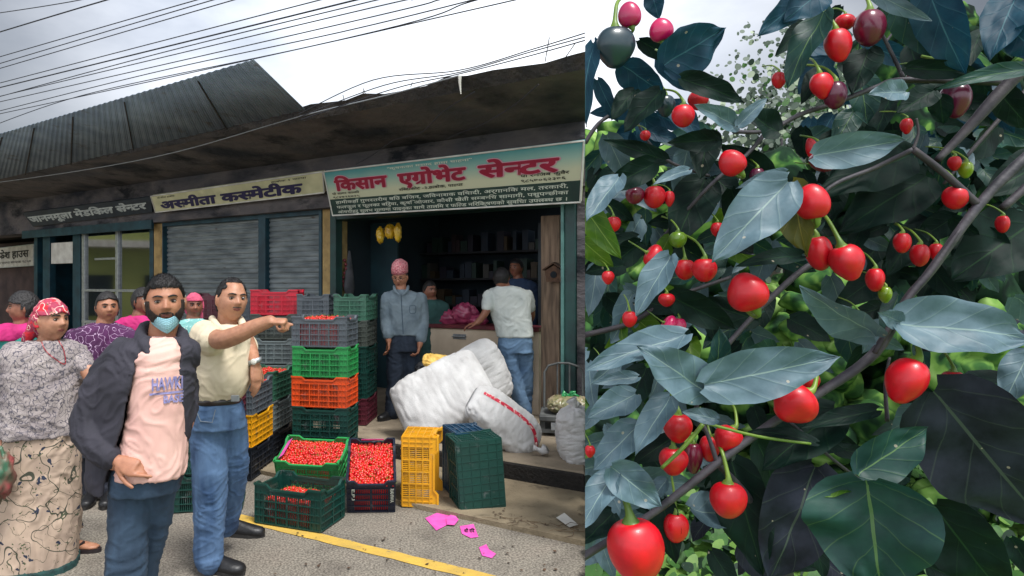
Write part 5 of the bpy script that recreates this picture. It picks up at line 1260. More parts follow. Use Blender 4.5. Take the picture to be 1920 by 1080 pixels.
for sg in (-1, 1):
    g.tube([hd.L(sg*.032+.021*math.cos(a), .100, .004+.016*math.sin(a)) for a in [2*math.pi*i/14 for i in range(15)]], .0014, 5); g.tube([hd.L(sg*.053, .098, .008), hd.L(sg*.082, .0, .006)], .0016, 5)
g.tube([hd.L(-.011, .103, .008), hd.L(.011, .103, .008)], .0016, 5); g.build('spectacles', M_iris, t)
for sg in (-1, 1):
    g = MB(); p_, r_ = smoothpts([P(752+sg*13, 537, 7.22), P(752+sg*11, 545, 7.10), P(752+sg*3, 553, 7.04)], [.016, .018, .008]); limb(g, p_, r_); link('collar', remesh(g, .006, 1), M_bshirt, t, True)
M_seam = mat('shirt_seam', srgb(66, 82, 96), None, .9)  # darker tone for the placket and pocket lines
dq = drape(o, [(752, 552), (754, 590), (756, 626)], 1.6, M_seam, 'button_placket', o, .003, 12)
drape(o, [(768, 574), (778, 573), (779, 586), (769, 587), (768, 575)], 1, M_seam, 'chest_pocket', o, .003, 6)
# man leaning on the counter, back to us
M_wt = mat('white_tee', srgb(196, 200, 194), srgb(176, 182, 178), .9, 6, bump=.35, bscale=120, bdist=.004)
t, hd, o = figure('man seen from behind in white T-shirt and pale jeans leaning on the counter', 7.25, (940, 522), .235, 165, SK3,
    [(946, 536, 14, .06), (950, 541, 28, .10), (953, 553, 41, .12), (957, 585, 37, .13), (963, 615, 34, .13), (966, 632, 34, .13)], -12, M_wt, 'tshirt',
    [dict(p=[(918, 556, 7.25), (912, 582, 7.2), (900, 600, 7.2), (893, 606, 7.2)], r=[.055, .045, .036, .03], d=(-1, 0, -.2), n=(0, 0, -1)), dict(p=[(988, 556, 7.25), (996, 590, 7.35), (990, 605, 7.45)], r=[.055, .045, .034], d=(-.3, 1, 0), n=(0, 0, -1))],
    [([(953, 645, 7.25), (962, 710, 7.27), (985, 770, 7.3)], [.108, .09, .075], (-.1, 1, 0)), ([(981, 645, 7.28), (985, 710, 7.35), (986, 762, 7.45)], [.105, .088, .07], (.1, 1, 0))], M_denimp, 'jeans',
    hair=hair_short(.075, -.01, -.075, .01), z0=ZF, sleeves=[(2, .75), (2, .6)], vox=.011, face=False, pitch=-18)
M_dkblue = mat('dark_blue_shirt', srgb(46, 66, 96), srgb(34, 50, 76), .85, 7, bump=.3)
t, hd, o = figure('man in dark blue shirt deep inside the shop beyond the leaning man', 8.35, (968, 503), .235, -40, SK3,
    [(972, 522, 12, .06), (976, 530, 26, .10), (979, 542, 32, .12), (980, 600, 30, .13), (980, 640, 30, .13)], -10, M_dkblue, 'shirt', (),
    [([(970, 640, 8.35), (970, 730, 8.35)], [.09, .07], (0, -1, 0)), ([(990, 640, 8.35), (990, 730, 8.35)], [.09, .07], (0, -1, 0))], M_darkt, hair=hair_short(.06), z0=ZF, vox=.014)
M_dgreen = mat('dull_green_shirt', srgb(50, 88, 84), srgb(36, 66, 64), .85, 7, bump=.3)
t, hd, o = figure('shopkeeper in dull green shirt seated in the dark behind the counter', 8.3, (806, 545), .235, 30, SK3,
    [(810, 562, 12, .06), (813, 568, 24, .10), (815, 580, 28, .12), (816, 640, 28, .13), (816, 680, 30, .14)], 10, M_dgreen, 'shirt', (),
    [([(806, 690, 8.3), (806, 700, 8.0), (806, 760, 7.95)], [.09, .08, .07], (0, -1, 0)), ([(828, 690, 8.3), (828, 700, 8.0), (828, 760, 7.95)], [.09, .08, .07], (0, -1, 0))], M_darkt, hair=hair_short(.06), z0=ZF, vox=.014)
st = thing('stool', (PZ(816, 8.35, ZF)), 'plain low stool under the seated shopkeeper', 'stool')
g = MB(); g.box(PZ(816, 8.35, ZF+.40), (.34, .34, .04)); g.build('seat', M_bh, st)
for x in (-.14, .14):
    for y in (-.14, .14): g = MB(); g.box(PZ(816, 8.35, ZF+.19)+V((x, y, 0)), (.03, .03, .38)); g.build('leg', M_bh, st)
# ------------------------------------------------------------------ garden with the chilli plant
prnd = random.Random(99)
def leaf_mat(name, c, c2, vein, rough=.45, tr=.25, hole=False, spec=.5):
    m = bpy.data.materials.new(name); m.use_nodes = True; T = m.node_tree; N = T.nodes; l = T.links.new; b = N['Principled BSDF']
    b.inputs['Roughness'].default_value = rough; b.inputs['Specular IOR Level'].default_value = spec
    uv = N.new('ShaderNodeUVMap'); sp = N.new('ShaderNodeSeparateXYZ'); l(uv.outputs[0], sp.inputs[0])
    def mth(op, a, bb=None, c_=None):
        n = N.new('ShaderNodeMath'); n.operation = op
        for i, v in enumerate((a, bb, c_)):
            if v is None: continue
            if isinstance(v, (int, float)): n.inputs[i].default_value = v
            else: l(v, n.inputs[i])
        return n.outputs[0]
    v = mth('ABSOLUTE', mth('SUBTRACT', sp.outputs[1], .5))             # 0 at midrib .. .5
    mid = mth('LESS_THAN', v, .014)
    k = mth('SUBTRACT', mth('MULTIPLY', sp.outputs[0], 4.6), mth('MULTIPLY', mth('POWER', mth('MULTIPLY', v, 2.), .8), 1.5))
    fr_ = mth('ABSOLUTE', mth('SUBTRACT', mth('FRACT', k), .5))
    sv = mth('LESS_THAN', fr_, .022)
    tcn = N.new('ShaderNodeTexCoord'); n = N.new('ShaderNodeTexNoise'); n.inputs['Scale'].default_value = 22; n.inputs['Detail'].default_value = 7; n.inputs['Roughness'].default_value = .6; l(tcn.outputs['Object'], n.inputs['Vector'])
    r = N.new('ShaderNodeValToRGB'); r.color_ramp.elements[0].position = .33; r.color_ramp.elements[1].position = .68; r.color_ramp.elements[0].color = c; r.color_ramp.elements[1].color = c2; l(n.outputs['Fac'], r.inputs[0])
    mx1 = N.new('ShaderNodeMixRGB'); mx1.inputs[2].default_value = vein; l(mth('MAXIMUM', mth('MULTIPLY', mid, .75), mth('MULTIPLY', sv, .3)), mx1.inputs[0]); l(r.outputs[0], mx1.inputs[1])
    n2 = N.new('ShaderNodeTexVoronoi'); n2.inputs['Scale'].default_value = 26; l(tcn.outputs['Object'], n2.inputs['Vector']); sp_ = mth('LESS_THAN', n2.outputs['Distance'], .06)
    mx2 = N.new('ShaderNodeMixRGB'); mx2.inputs[2].default_value = srgb(170, 160, 140); l(mth('MULTIPLY', sp_, .6), mx2.inputs[0]); l(mx1.outputs[0], mx2.inputs[1])
    l(mx2.outputs[0], b.inputs['Base Color'])
    bp = N.new('ShaderNodeBump'); bp.inputs['Strength'].default_value = .55; bp.inputs['Distance'].default_value = .002
    h_ = mth('ADD', mth('MULTIPLY', n.outputs['Fac'], .8), mth('MULTIPLY', mth('MINIMUM', fr_, .12), 2.2)); l(h_, bp.inputs['Height']); l(bp.outputs[0], b.inputs['Normal'])
    if tr:
        tl_s = N.new('ShaderNodeBsdfTranslucent'); ms = N.new('ShaderNodeMixShader'); ms.inputs[0].default_value = tr; out = N['Material Output']
        l(mx2.outputs[0], tl_s.inputs[0]); l(b.outputs[0], ms.inputs[1]); l(tl_s.outputs[0], ms.inputs[2]); l(ms.outputs[0], out.inputs[0])
    return m
LM = {'P': leaf_mat('sky_sheen_leaf', srgb(92, 116, 126), srgb(64, 88, 98), srgb(130, 152, 144), .5, .1, spec=.4),  # pale and dark tones paint sky sheen, shade and backlight into one leaf colour
      'D': leaf_mat('shade_toned_leaf', srgb(14, 40, 32), srgb(8, 24, 22), srgb(36, 66, 40), .6, .15, spec=.16),
      'B': leaf_mat('backlit_blue_leaf', srgb(24, 68, 86), srgb(14, 48, 66), srgb(60, 106, 116), .55, .25, spec=.25),
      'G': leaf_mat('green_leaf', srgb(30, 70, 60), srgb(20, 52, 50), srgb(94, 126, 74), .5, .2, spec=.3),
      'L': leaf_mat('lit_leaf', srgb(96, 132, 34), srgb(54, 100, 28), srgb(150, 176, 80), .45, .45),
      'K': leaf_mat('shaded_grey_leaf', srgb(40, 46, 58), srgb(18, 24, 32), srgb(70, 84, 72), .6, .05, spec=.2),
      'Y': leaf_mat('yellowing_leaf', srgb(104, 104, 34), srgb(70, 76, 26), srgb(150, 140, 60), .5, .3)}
def leaf_geo(b, t, W, Y, dY=0., roll=0., arch=.1, fold=.12, wave=.03, nu=18, nv=10):
    b = P(b[0], b[1], Y); t = P(t[0], t[1], Y+dY); ax = t-b; Lg = ax.length; ax.normalize()
    n0 = (V((0, 0, H))-b); n0 = (n0-ax*n0.dot(ax)).normalized(); sd_ = ax.cross(n0)
    q = Quaternion(ax, R(roll)); n0 = q @ n0; sd_ = q @ sd_
    roll += prnd.uniform(-14, 14); arch += .05; W = 1.08*W/F*Y/max(.35, math.cos(R(roll))); sh = prnd.uniform(0, 50); vs = []; uvs = []
    for i in range(nu+1):
        u = i/nu; w_ = min(1, 1.72*(u+.004)**.42*(1-u)**(.62+.25*u)*(1.0 if u < .9 else 1-.3*(u-.9)*10)); w_ *= 1+.05*noise.noise(V((u*6, sh, 0)))
        for j in range(nv+1):
            v = -1+2*j/nv
            p = b+ax*(Lg*(u-.06*abs(v)**2*(1-u)))+sd_*(v*w_*W/2*(1+.04*noise.noise(V((u*8, v*2, sh)))))
            hh = arch*Lg*math.sin(math.pi*u*.9)-fold*W*(1-abs(v)**1.3)*w_+1.5*wave*W*math.sin(u*13+sh+v*1.5)*abs(v)**1.5+.06*W*noise.noise(V((u*5+sh, v*3, 1)))
            vs.append(p+n0*hh); uvs.append((u, .5+v/2))
    fs = [(i*(nv+1)+j, (i+1)*(nv+1)+j, (i+1)*(nv+1)+j+1, i*(nv+1)+j+1) for i in range(nu) for j in range(nv)]
    return vs, fs, uvs
def leaf_mesh(parts, name='leaf'):
    vs, fs, uvs, ms = [], [], [], []
    for (v, f, u, m) in parts:
        n = len(vs); vs += v; fs += [tuple(n+i for i in q) for q in f]; uvs += u; ms += [m]*len(f)
    me = bpy.data.meshes.new(name); me.from_pydata([tuple(v) for v in vs], [], fs); me.polygons.foreach_set('material_index', ms)
    ul = me.uv_layers.new(name='UVMap'); li = np.empty(len(me.loops), dtype=np.int32); me.loops.foreach_get('vertex_index', li)
    ul.data.foreach_set('uv', np.array(uvs, dtype=np.float32)[li].ravel()); me.update(); return me
root = V((.55, 1.22, 0))
plant = thing('chilli_plant', root, 'tall chilli plant with round red fruits and large glossy leaves filling the right side', 'chilli plant')
M_bark = mat('dark_stem', srgb(44, 42, 52), srgb(26, 26, 34), .6, 18, 6, bump=.6, bscale=90, bdist=.002, stretch=(1, 1, 1), c3=srgb(66, 62, 68))
M_bark2 = mat('grey_stem', srgb(62, 56, 60), srgb(32, 28, 38), .65, 26, 6, bump=.6, bscale=90, bdist=.002)
M_gst = mat('green_stalk', srgb(110, 136, 44), srgb(74, 104, 36), .45, 20)
def branch(pts, r, m=M_bark, Y=1.02, nm='branch', par=None):
    W = [P(p[0], p[1], p[2] if len(p) > 2 else Y) for p in pts]; rad = r if hasattr(r, '__len__') else [r]*len(pts)
    rad = [q/F*.8 for q in rad]; a, b = smoothpts(W, rad, 6); b = [q*(1+.07*noise.noise(V((i*.7, q*99, 0)))) for i, q in enumerate(b)]
    g = MB(); g.tube(a, b, 10); return g.build(nm, m, par or plant, True, clip=1)
main = branch([(1080, 1052), (1220, 965), (1345, 868), (1445, 795), (1535, 738), (1640, 662), (1700, 562), (1745, 508), (1835, 385), (1905, 312), (1990, 240)], [10, 9, 10, 10, 11, 12, 10, 10, 11, 13, 13])
branch([(1640, 662), (1700, 562), (1745, 508), (1800, 430)], [6, 7, 8, 4], M_bark2, 1.0)
branch([(1345, 868), (1420, 960, 1.08), (1480, 1110, 1.15), (1440, 1500, 1.2), (1330, 2216, 1.2)], [8, 11, 16, 20, 22], M_bark)
branch([(1835, 385), (1770, 325), (1712, 280)], [9, 8, 8], M_bark2); branch([(1712, 280), (1640, 315, 1.05), (1555, 352, 1.05), (1500, 420, 1.05)], [6, 6, 5, 4])
branch([(1712, 280), (1722, 250), (1718, 222)], [4, 3, 3], M_bark2); branch([(1990, 60), (1890, 158), (1820, 235), (1758, 300)], [15, 15, 12, 8], M_bark2, 1.03)
branch([(1892, 155), (1700, 150), (1640, 165), (1560, 195), (1500, 215), (1440, 245), (1375, 247)], [9, 8, 7, 6, 6, 5, 5], Y=1.06); branch([(1440, 243), (1400, 290), (1330, 350), (1220, 470, 1.15)], [6, 5, 5, 4], Y=1.07)
branch([(1695, 148), (1662, 80), (1640, 40)], [5, 4, 3], Y=1.06); branch([(1560, 475), (1500, 510), (1420, 585), (1340, 680), (1300, 780)], [8, 8, 7, 6, 5], Y=1.08)
branch([(1330, 330), (1250, 300), (1200, 240), (1160, 130)], [4, 4, 3, 3], Y=1.1); branch([(1345, 868), (1328, 818), (1314, 790)], [6, 5, 5]); branch([(1318, 795), (1285, 835), (1240, 878)], [5, 5, 4], M_gst, 1.0)
branch([(1318, 792), (1420, 818), (1520, 832)], [3.5, 3.5, 3], M_gst, .99); branch([(1097, 628), (1180, 606), (1260, 560), (1370, 520)], [8, 7, 6, 5], M_bark2, 1.14)
branch([(1664, 790), (1660, 720), (1668, 670)], [5, 4, 3], Y=1.05); branch([(1770, 345), (1850, 250), (1960, 130)], [4, 5, 6], M_bark2, 1.12); branch([(1250, 640), (1290, 720), (1316, 790)], [3, 3.5, 4], M_bark2, .99)
branch([(1097, 268), (1130, 225), (1200, 190)], [6, 5, 4], Y=1.12); branch([(1880, 390), (1960, 320)], [9, 11], M_bark2); branch([(1612, 900), (1560, 860), (1480, 790)], [4, 4, 4], Y=1.04); branch([(1660, 80), (1690, 30), (1700, -60)], [3, 3, 3], Y=1.08)
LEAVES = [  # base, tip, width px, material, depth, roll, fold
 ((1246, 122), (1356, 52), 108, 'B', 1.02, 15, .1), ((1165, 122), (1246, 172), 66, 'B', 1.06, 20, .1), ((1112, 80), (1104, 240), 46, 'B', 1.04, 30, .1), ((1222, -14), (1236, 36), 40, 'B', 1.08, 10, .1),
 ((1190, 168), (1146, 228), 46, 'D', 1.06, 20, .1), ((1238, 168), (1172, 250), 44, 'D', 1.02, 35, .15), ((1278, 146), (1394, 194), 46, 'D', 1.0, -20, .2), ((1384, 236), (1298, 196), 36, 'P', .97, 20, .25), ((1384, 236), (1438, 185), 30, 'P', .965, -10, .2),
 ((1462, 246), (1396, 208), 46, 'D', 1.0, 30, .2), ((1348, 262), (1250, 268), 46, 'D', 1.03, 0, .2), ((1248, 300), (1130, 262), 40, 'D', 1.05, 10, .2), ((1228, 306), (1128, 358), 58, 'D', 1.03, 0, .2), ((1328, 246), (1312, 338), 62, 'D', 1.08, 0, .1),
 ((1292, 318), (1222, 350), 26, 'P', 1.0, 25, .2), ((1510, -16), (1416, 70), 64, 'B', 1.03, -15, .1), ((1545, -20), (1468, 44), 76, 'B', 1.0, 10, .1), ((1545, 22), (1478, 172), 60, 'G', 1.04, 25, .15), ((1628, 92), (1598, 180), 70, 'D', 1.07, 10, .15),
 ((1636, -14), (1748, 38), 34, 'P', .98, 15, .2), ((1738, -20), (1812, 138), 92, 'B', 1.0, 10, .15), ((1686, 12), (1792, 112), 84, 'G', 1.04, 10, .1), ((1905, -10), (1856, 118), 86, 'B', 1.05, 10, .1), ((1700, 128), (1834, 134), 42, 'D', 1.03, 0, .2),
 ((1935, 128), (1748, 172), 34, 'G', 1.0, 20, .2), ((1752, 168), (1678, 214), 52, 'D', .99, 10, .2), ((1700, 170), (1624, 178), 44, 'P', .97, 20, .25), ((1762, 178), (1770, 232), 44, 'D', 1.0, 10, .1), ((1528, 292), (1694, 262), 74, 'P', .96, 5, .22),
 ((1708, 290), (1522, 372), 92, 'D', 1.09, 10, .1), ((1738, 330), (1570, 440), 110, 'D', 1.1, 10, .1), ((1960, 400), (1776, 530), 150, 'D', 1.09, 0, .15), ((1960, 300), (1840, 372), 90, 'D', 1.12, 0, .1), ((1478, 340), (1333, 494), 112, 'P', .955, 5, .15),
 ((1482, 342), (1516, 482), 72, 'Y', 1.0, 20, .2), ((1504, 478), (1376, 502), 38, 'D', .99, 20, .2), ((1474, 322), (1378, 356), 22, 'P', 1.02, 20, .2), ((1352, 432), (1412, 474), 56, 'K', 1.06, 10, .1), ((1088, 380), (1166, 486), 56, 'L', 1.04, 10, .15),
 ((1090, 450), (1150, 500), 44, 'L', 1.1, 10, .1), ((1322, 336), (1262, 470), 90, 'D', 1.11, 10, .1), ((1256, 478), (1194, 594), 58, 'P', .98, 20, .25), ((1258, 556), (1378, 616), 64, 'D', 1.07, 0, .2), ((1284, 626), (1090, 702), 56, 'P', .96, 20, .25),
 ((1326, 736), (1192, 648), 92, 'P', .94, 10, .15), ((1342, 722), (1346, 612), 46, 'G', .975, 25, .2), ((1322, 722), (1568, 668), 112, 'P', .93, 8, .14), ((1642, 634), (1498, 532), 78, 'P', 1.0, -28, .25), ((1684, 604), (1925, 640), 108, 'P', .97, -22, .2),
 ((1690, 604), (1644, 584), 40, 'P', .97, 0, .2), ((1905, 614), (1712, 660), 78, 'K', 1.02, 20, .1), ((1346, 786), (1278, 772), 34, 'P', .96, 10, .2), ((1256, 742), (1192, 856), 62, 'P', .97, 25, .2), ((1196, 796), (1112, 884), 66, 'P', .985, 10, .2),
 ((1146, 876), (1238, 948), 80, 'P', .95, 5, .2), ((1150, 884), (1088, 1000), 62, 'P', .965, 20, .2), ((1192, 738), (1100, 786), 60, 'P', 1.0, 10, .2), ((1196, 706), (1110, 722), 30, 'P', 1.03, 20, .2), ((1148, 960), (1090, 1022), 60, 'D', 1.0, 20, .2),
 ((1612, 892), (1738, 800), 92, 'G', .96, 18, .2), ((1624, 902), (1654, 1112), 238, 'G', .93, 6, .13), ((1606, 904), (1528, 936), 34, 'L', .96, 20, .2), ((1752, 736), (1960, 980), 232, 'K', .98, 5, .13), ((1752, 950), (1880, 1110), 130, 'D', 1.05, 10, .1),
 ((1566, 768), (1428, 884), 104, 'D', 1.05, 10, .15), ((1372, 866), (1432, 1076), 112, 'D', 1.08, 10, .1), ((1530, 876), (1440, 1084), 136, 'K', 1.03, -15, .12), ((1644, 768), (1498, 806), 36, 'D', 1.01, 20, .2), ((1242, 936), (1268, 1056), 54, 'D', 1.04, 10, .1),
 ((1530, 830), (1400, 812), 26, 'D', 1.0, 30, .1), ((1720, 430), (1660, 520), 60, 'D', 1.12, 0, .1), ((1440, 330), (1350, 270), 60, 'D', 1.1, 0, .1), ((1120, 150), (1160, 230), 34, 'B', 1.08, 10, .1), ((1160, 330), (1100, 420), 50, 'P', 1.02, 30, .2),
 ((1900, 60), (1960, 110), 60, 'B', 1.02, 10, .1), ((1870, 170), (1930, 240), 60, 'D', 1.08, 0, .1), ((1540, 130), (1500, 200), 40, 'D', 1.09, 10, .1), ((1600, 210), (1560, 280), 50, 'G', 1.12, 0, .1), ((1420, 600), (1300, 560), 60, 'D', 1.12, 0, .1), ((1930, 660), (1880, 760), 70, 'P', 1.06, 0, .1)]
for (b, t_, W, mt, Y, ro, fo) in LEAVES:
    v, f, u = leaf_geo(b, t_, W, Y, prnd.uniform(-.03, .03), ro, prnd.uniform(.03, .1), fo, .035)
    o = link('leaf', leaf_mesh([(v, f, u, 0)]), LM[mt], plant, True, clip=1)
    if not len(o.data.polygons): bpy.data.objects.remove(o)
# fruits
M_fr = mat('ripe_fruit', srgb(206, 2, 26), srgb(164, 2, 20), .42, 34, 5, .3, .72, coat=.12, dirt=(srgb(150, 20, 16), 60, .68), rvar=.12, bump=.05, bscale=30); M_fp = mat('pinkish_fruit', srgb(190, 18, 84), srgb(160, 20, 76), .3, 8, 3, coat=.3)
M_fd = mat('dark_red_fruit', srgb(112, 10, 40), srgb(76, 12, 44), .3, 6, 3, coat=.3); M_fg = mat('unripe_fruit', srgb(20, 50, 58), srgb(16, 40, 50), .35, 8, 3, coat=.3); M_fy = mat('yellow_green_fruit', srgb(120, 144, 22), srgb(84, 116, 24), .3, 8, 3, coat=.3)
FR = [(1181, 28, 22, 25, 'p', 190), (1240, 57, 23, 23, 'p', 190), (1153, 88, 37, 39, 'g', 0), (1309, 188, 20, 18, 'r', 0), (1281, 217, 22, 22, 'r', 0), (1248, 198, 18, 21, 'g', 0), (1210, 254, 10, 10, 'r', 0), (1373, 305, 26, 26, 'r', 220), (1190, 366, 18, 17, 'd', 0),
      (1227, 369, 21, 22, 'r', 0), (1255, 372, 10, 15, 'r', 0), (1271, 449, 17, 16, 'y', 0), (1225, 480, 23, 15, 'r', 60), (1284, 505, 20, 20, 'r', 0), (1321, 506, 24, 23, 'r', 0), (1402, 548, 40, 37, 'r', 205), (1524, 379, 34, 35, 'r', 190), (1536, 474, 27, 34, 'r', 10),
      (1588, 491, 35, 35, 'r', 20), (1641, 524, 19, 23, 'r', 0), (1660, 552, 14, 16, 'y', 0), (1571, 84, 27, 32, 'r', 10), (1584, 42, 21, 15, 'r', 0), (1630, 52, 32, 35, 'd', 0), (1540, 160, 23, 25, 'r', 10), (1566, 178, 24, 27, 'd', 0), (1716, 142, 17, 13, 'd', 0),
      (1792, 187, 33, 34, 'd', 0), (1524, 280, 13, 22, 'r', 200), (1546, 302, 30, 20, 'd', 0), (1790, 306, 14, 14, 'r', 0), (1811, 318, 16, 16, 'y', 0), (1792, 370, 27, 23, 'r', 0), (1692, 455, 18, 20, 'r', 0), (1725, 478, 20, 22, 'r', 0), (1755, 472, 15, 17, 'r', 0),
      (1250, 562, 16, 13, 'r', 0), (1180, 598, 14, 16, 'r', 0), (1254, 610, 20, 12, 'p', 60), (1273, 612, 14, 17, 'p', 0), (1700, 713, 42, 45, 'r', 335), (1787, 718, 27, 24, 'r', 0), (1490, 757, 45, 37, 'r', 310), (1515, 715, 24, 20, 'r', 0), (1271, 802, 28, 28, 'r', 0),
      (1365, 822, 28, 25, 'r', 330), (1330, 840, 20, 25, 'r', 0), (1300, 858, 18, 30, 'd', 0), (1262, 864, 28, 27, 'r', 0), (1365, 937, 36, 35, 'r', 0), (1267, 989, 24, 29, 'r', 0), (1192, 1032, 54, 62, 'r', 10), (1106, 846, 10, 12, 'r', 0), (1150, 420, 14, 15, 'r', 0), (1420, 330, 15, 16, 'd', 0), (1460, 150, 14, 16, 'r', 0), (1700, 236, 13, 15, 'r', 0), (1880, 420, 15, 17, 'r', 0), (1140, 520, 12, 13, 'r', 0), (1345, 430, 13, 14, 'r', 0), (1610, 600, 13, 15, 'r', 0), (1128, 690, 10, 12, 'r', 0)]
MF = dict(r=M_fr, p=M_fp, d=M_fd, g=M_fg, y=M_fy)
DEP = {(1402, 548): .99, (1588, 491): 1.0, (1700, 713): .97, (1192, 1032): .96, (1524, 379): .975, (1490, 757): .985, (1365, 937): 1.0, (1373, 305): 1.0, (1281, 217): 1.0}
for px, py, rx, ry, c, rot in FR:
    Y = DEP.get((px, py), 1.03 if rx > 21 else 1.07); C = P(px, py, Y); tx = abs(px-CX)/F
    a = rx/F*Y; bY = a*.8; a2 = math.sqrt(max(a*a-(bY*tx)**2, (a*.6)**2)); cz = ry/F*Y
    g = MB(); rs = []; sq = prnd.uniform(-1, 1); pt = prnd.choice((0, 0, .12, .2))
    Rm = Matrix.Rotation(R(-rot), 3, 'Y')
    for i in range(19):
        th = math.pi*(i+.02)/18.04; z = math.cos(th); s_ = math.sin(th); s_ *= 1+.10*z-pt*max(0, -z)*.6; zz = z-(.20 if z > 0 else 0)*max(0, z)*math.exp(-(s_/.35)**2)
        rs.append([C+Rm @ V((a2*s_*math.cos(q)*(1+.045*math.cos(3*q+sq)*s_), bY*s_*math.sin(q)*(1+.045*math.cos(3*q+sq)*s_), cz*(zz-(pt*.3 if z < -.8 else 0)))) for q in [2*math.pi*j/26 for j in range(26)]])
    o = g.rings(rs).build('fruit', MF[c], plant, True, clip=1)
    if not len(o.data.polygons): bpy.data.objects.remove(o); continue
    up = Rm @ V((0, 0, 1)); g = MB(); tpt = C+up*cz*.78; k_ = min(a, cz)
    e1 = tpt+up*k_*.5; e2 = e1+up*k_*.6+V((k_*.3*sq, .02, k_*.5)); e3 = e2+V((k_*.5*sq, .03, k_*.7))
    p_, r_ = smoothpts([tpt-up*k_*.05, tpt+up*k_*.12, e1, e2, e3], [k_*.42, k_*.30, k_*.13, k_*.10, k_*.09], 5); g.tube(p_, r_, 9)
    st_ = g.build('stalk', M_gst, o, True, clip=1)
    if not len(st_.data.polygons): bpy.data.objects.remove(st_)
# small filler leaves behind, on the plant itself
parts = []
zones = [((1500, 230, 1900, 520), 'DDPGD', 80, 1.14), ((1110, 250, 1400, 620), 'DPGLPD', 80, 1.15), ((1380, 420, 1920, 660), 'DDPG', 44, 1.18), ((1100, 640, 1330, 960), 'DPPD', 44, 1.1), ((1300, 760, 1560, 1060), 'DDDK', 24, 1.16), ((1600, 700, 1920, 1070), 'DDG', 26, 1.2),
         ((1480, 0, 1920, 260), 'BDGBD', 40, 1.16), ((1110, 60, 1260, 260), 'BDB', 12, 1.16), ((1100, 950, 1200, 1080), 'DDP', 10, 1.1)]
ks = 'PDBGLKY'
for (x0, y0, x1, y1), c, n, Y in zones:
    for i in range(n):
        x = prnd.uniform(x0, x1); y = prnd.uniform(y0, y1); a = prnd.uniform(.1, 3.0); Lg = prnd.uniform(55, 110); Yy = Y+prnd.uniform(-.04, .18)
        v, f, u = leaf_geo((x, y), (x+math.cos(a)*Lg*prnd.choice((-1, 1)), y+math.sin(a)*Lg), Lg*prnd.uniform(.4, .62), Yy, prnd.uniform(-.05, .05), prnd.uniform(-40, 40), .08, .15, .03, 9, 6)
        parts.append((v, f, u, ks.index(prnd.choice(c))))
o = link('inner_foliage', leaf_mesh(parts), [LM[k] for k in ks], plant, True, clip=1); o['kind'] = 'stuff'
# ---- garden beyond: shrubs, a pale tree trunk, undergrowth
def soft_mat(name, cols, scale):
    m = bpy.data.materials.new(name); m.use_nodes = True; T = m.node_tree; N = T.nodes; l = T.links.new; b = N['Principled BSDF']; b.inputs['Roughness'].default_value = .9; b.inputs['Specular IOR Level'].default_value = .1
    tc_ = N.new('ShaderNodeTexCoord'); n = N.new('ShaderNodeTexNoise'); n.inputs['Scale'].default_value = scale; n.inputs['Detail'].default_value = 1.5; n.inputs['Distortion'].default_value = .8
    r = N.new('ShaderNodeValToRGB'); e = r.color_ramp.elements; r.color_ramp.interpolation = 'EASE'
    e[0].position = cols[0][0]; e[0].color = cols[0][1]; e[1].position = cols[-1][0]; e[1].color = cols[-1][1]
    for p_, c_ in cols[1:-1]: q = e.new(p_); q.color = c_
    l(tc_.outputs['Object'], n.inputs['Vector']); l(n.outputs['Fac'], r.inputs[0]); l(r.outputs[0], b.inputs['Base Color'])
    return m
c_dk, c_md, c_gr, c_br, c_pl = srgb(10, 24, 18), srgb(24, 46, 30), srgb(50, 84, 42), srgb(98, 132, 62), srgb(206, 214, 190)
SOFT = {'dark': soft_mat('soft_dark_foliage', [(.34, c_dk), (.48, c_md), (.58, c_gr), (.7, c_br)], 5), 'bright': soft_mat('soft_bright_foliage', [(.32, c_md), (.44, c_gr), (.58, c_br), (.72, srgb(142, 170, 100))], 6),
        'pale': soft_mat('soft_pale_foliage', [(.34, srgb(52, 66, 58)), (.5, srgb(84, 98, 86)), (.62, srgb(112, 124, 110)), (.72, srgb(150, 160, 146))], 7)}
def soft_mass(c, r, seed, lumps=9):
    """uneven crown built of many overlapping rounded tufts"""
    rd = random.Random(seed); g = MB()
    for i in range(lumps*4):
        d = V((rd.gauss(0, 1), rd.gauss(0, .8), rd.gauss(0, 1))).normalized()*rd.uniform(.25, .95); s_ = rd.uniform(.16, .4)
        p = V(c)+V((d.x*r[0], d.y*r[1], d.z*r[2])); k = min(r); g.ball(p, (k*s_*rd.uniform(.8, 1.4), k*s_, k*s_*rd.uniform(.7, 1.3)), 16, 10)
    me = g.mesh()
    for v in me.vertices: q = v.co*6.; v.co += V((noise.noise(q), noise.noise(q+V((9, 0, 0))), noise.noise(q+V((0, 9, 0)))))*.09
    me.transform(Matrix.Identity(4))
    return me
def fol(name, c, c2):
    m = leaf_mat(name, c, c2, c, .6, .35); return m
FM_ = [fol('far_leaf_dark', srgb(26, 54, 34), srgb(18, 40, 28)), fol('far_leaf_green', srgb(64, 108, 44), srgb(44, 84, 36)), fol('far_leaf_bright', srgb(112, 148, 66), srgb(84, 124, 54)), fol('far_glint_pale', srgb(186, 198, 170), srgb(160, 176, 150)), fol('far_leaf_grey', srgb(104, 118, 104), srgb(80, 96, 84))]  # palest tone paints out-of-focus glints among the far leaves
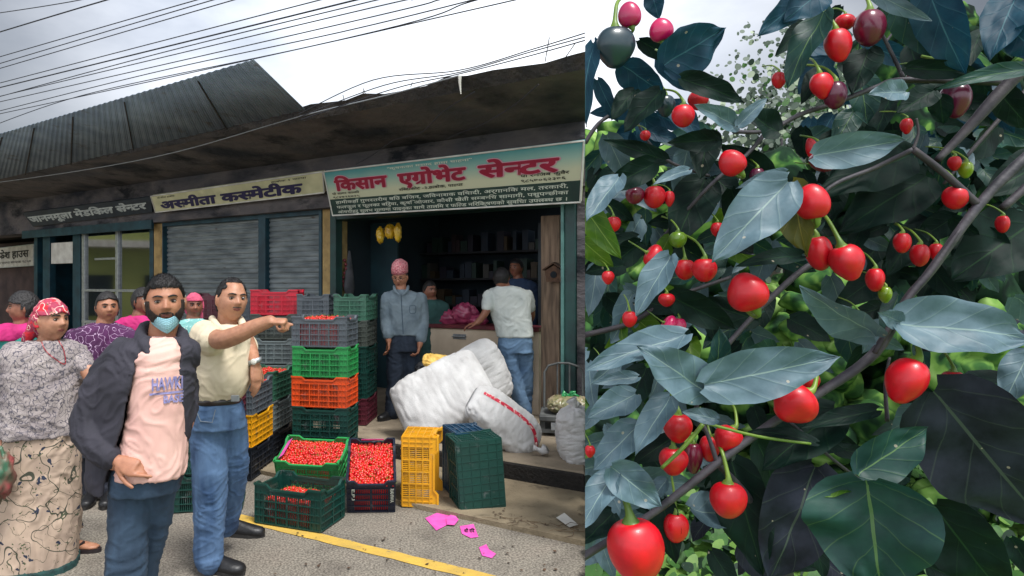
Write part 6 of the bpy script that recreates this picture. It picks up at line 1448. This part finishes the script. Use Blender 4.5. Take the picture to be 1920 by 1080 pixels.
BG = [(1180, 380, 5.0, (.55, .5, .55), 500, (.3, .35, .25, .08, .02), 'round bright shrub in the garden behind the chilli plant, by its left side'),
      (1300, 470, 6.5, (.9, .7, .9), 700, (.45, .3, .12, .03, .1), 'broad dark green shrub beyond the chilli plant near the street'),
      (1470, 330, 8.0, (1.2, .8, 1.5), 900, (.15, .15, .1, .18, .42), 'pale greyish tall bush glinting behind the upper stems'),
      (1640, 420, 6.0, (.95, .7, 1.2), 800, (.5, .3, .15, .03, .02), 'tall dark green shrub behind the middle of the chilli plant'),
      (1830, 330, 6.0, (1.0, .7, 1.3), 800, (.35, .35, .2, .06, .04), 'tall green shrub behind the right side of the chilli plant'),
      (1560, 620, 5.5, (.6, .5, .45), 420, (.15, .35, .45, .05, .0), 'low bright yellow green shrub under the middle stems'),
      (1850, 690, 4.6, (.5, .4, .4), 350, (.3, .35, .3, .05, 0), 'low green shrub at the right edge of the garden'),
      (1150, 620, 4.2, (.32, .3, .4), 300, (.4, .3, .1, .1, .1), 'small dark shrub by the garden edge left of the fruits'),
      (1740, 180, 9.5, (1.6, 1., 1.3), 800, (.3, .3, .2, .1, .1), 'distant green bush behind the topmost leaves')]
KIND = ['bright', 'dark', 'pale', 'dark', 'dark', 'bright', 'bright', 'dark', 'dark']
for i, (px, py, Y, r, n, w_, lb) in enumerate(BG):
    c = P(px, py, Y); t = thing('garden_shrub', (c.x, c.y, 0), lb, 'shrub', 'shrubs in the garden behind the chilli plant')
    pale = KIND[i] == 'pale'; rc = tuple(q*(.35 if pale else 1) for q in r)
    if pale:
        g = MB(); rd = random.Random(i+50)
        for q in range(1900):
            d = V((rd.gauss(0, 1), rd.gauss(0, 1), rd.gauss(0, 1))).normalized()*rd.uniform(.45, 1.05)*(1+.3*noise.noise(V((q*.01, i, 0)))); p_ = V(c)+V((d.x*r[0], d.y*r[1], d.z*r[2])); s_ = rd.uniform(.018, .05)
            nn_ = V((rd.uniform(-.7, .7), -1, rd.uniform(-.4, .9))).normalized(); a = nn_.orthogonal().normalized(); b_ = nn_.cross(a); w = rd.random()
            if p_.z > 0: g.poly([p_+a*math.cos(t_)*s_+b_*math.sin(t_)*s_*.8 for t_ in [2*math.pi*j/8 for j in range(8)]], 3 if w < .16 else (4 if w < .6 else (1 if w < .8 else 0)))
        g.build('outer_leaves', FM_, t, clip=1)
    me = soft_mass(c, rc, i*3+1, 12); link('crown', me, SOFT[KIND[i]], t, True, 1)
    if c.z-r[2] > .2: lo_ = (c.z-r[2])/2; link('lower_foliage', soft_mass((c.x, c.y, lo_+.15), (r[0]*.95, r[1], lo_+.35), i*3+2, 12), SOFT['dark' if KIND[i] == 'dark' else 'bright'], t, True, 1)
    b = MB(); b.tube([V((c.x, c.y, 0)), V((c.x+.03, c.y, c.z*.5)), V((c.x-.03, c.y, c.z+r[2]*.3))], [.05, .035, .015], 7); b.build('trunk', M_bark2, t, True)
t = thing('garden_tree', PZ(1450, 8.6, 0), 'slim pale tree trunk rising blurred behind the upper left leaves', 'tree'); c = P(1450, 180, 8.6)
g = MB(); g.tube([PZ(1455, 8.6, 0), PZ(1448, 8.6, 1.6), PZ(1446, 8.6, 2.6), PZ(1440, 8.6, 3.6)], [.15, .12, .09, .03], 9); g.build('trunk', mat('pale_bark', srgb(140, 128, 116), srgb(104, 98, 90), .9, 6), t, True)
g = MB(); rd = random.Random(8)
for q in range(1500):
    d = V((rd.gauss(0, 1), rd.gauss(0, 1), rd.gauss(0, 1))).normalized()*rd.uniform(.2, 1.05); p_ = P(1470, 190, 8.6)+V((d.x*.85, d.y*.7, d.z*1.15)); s_ = rd.uniform(.015, .045)
    if noise.noise(p_*2.2) < -.12: continue
    nn_ = V((rd.uniform(-.7, .7), -1, rd.uniform(-.4, .9))).normalized(); a = nn_.orthogonal().normalized(); b_ = nn_.cross(a); w = rd.random()
    g.poly([p_+a*math.cos(t_)*s_+b_*math.sin(t_)*s_*.8 for t_ in [2*math.pi*j/8 for j in range(8)]], 4 if w < .6 else (3 if w < .72 else 0))
g.build('crown', FM_, t, clip=1)
g = MB(); rd = random.Random(5)
for i in range(7000):
    Y = 1.9+7*rd.random()**1.3; px = rd.uniform(1100, 2050); p = PZ(px, Y, 0); s_ = .022+.009*Y; hh = rd.uniform(.01, .16)
    nn_ = V((rd.uniform(-.7, .7), rd.uniform(-1, .2), 1)).normalized(); a = nn_.orthogonal().normalized(); b_ = nn_.cross(a); q_ = rd.random()
    m = 0 if q_ < .3 else (1 if q_ < .72 else 2); p.z += hh
    g.poly([p+a*math.cos(t_)*s_+b_*math.sin(t_)*s_*.55*(1-.35*math.cos(t_)) for t_ in [2*math.pi*j/10 for j in range(10)]], m)
tag(g.build('undergrowth', FM_, clip=1), 'bright green ground plants covering the garden floor behind the chilli plant', kind='stuff')
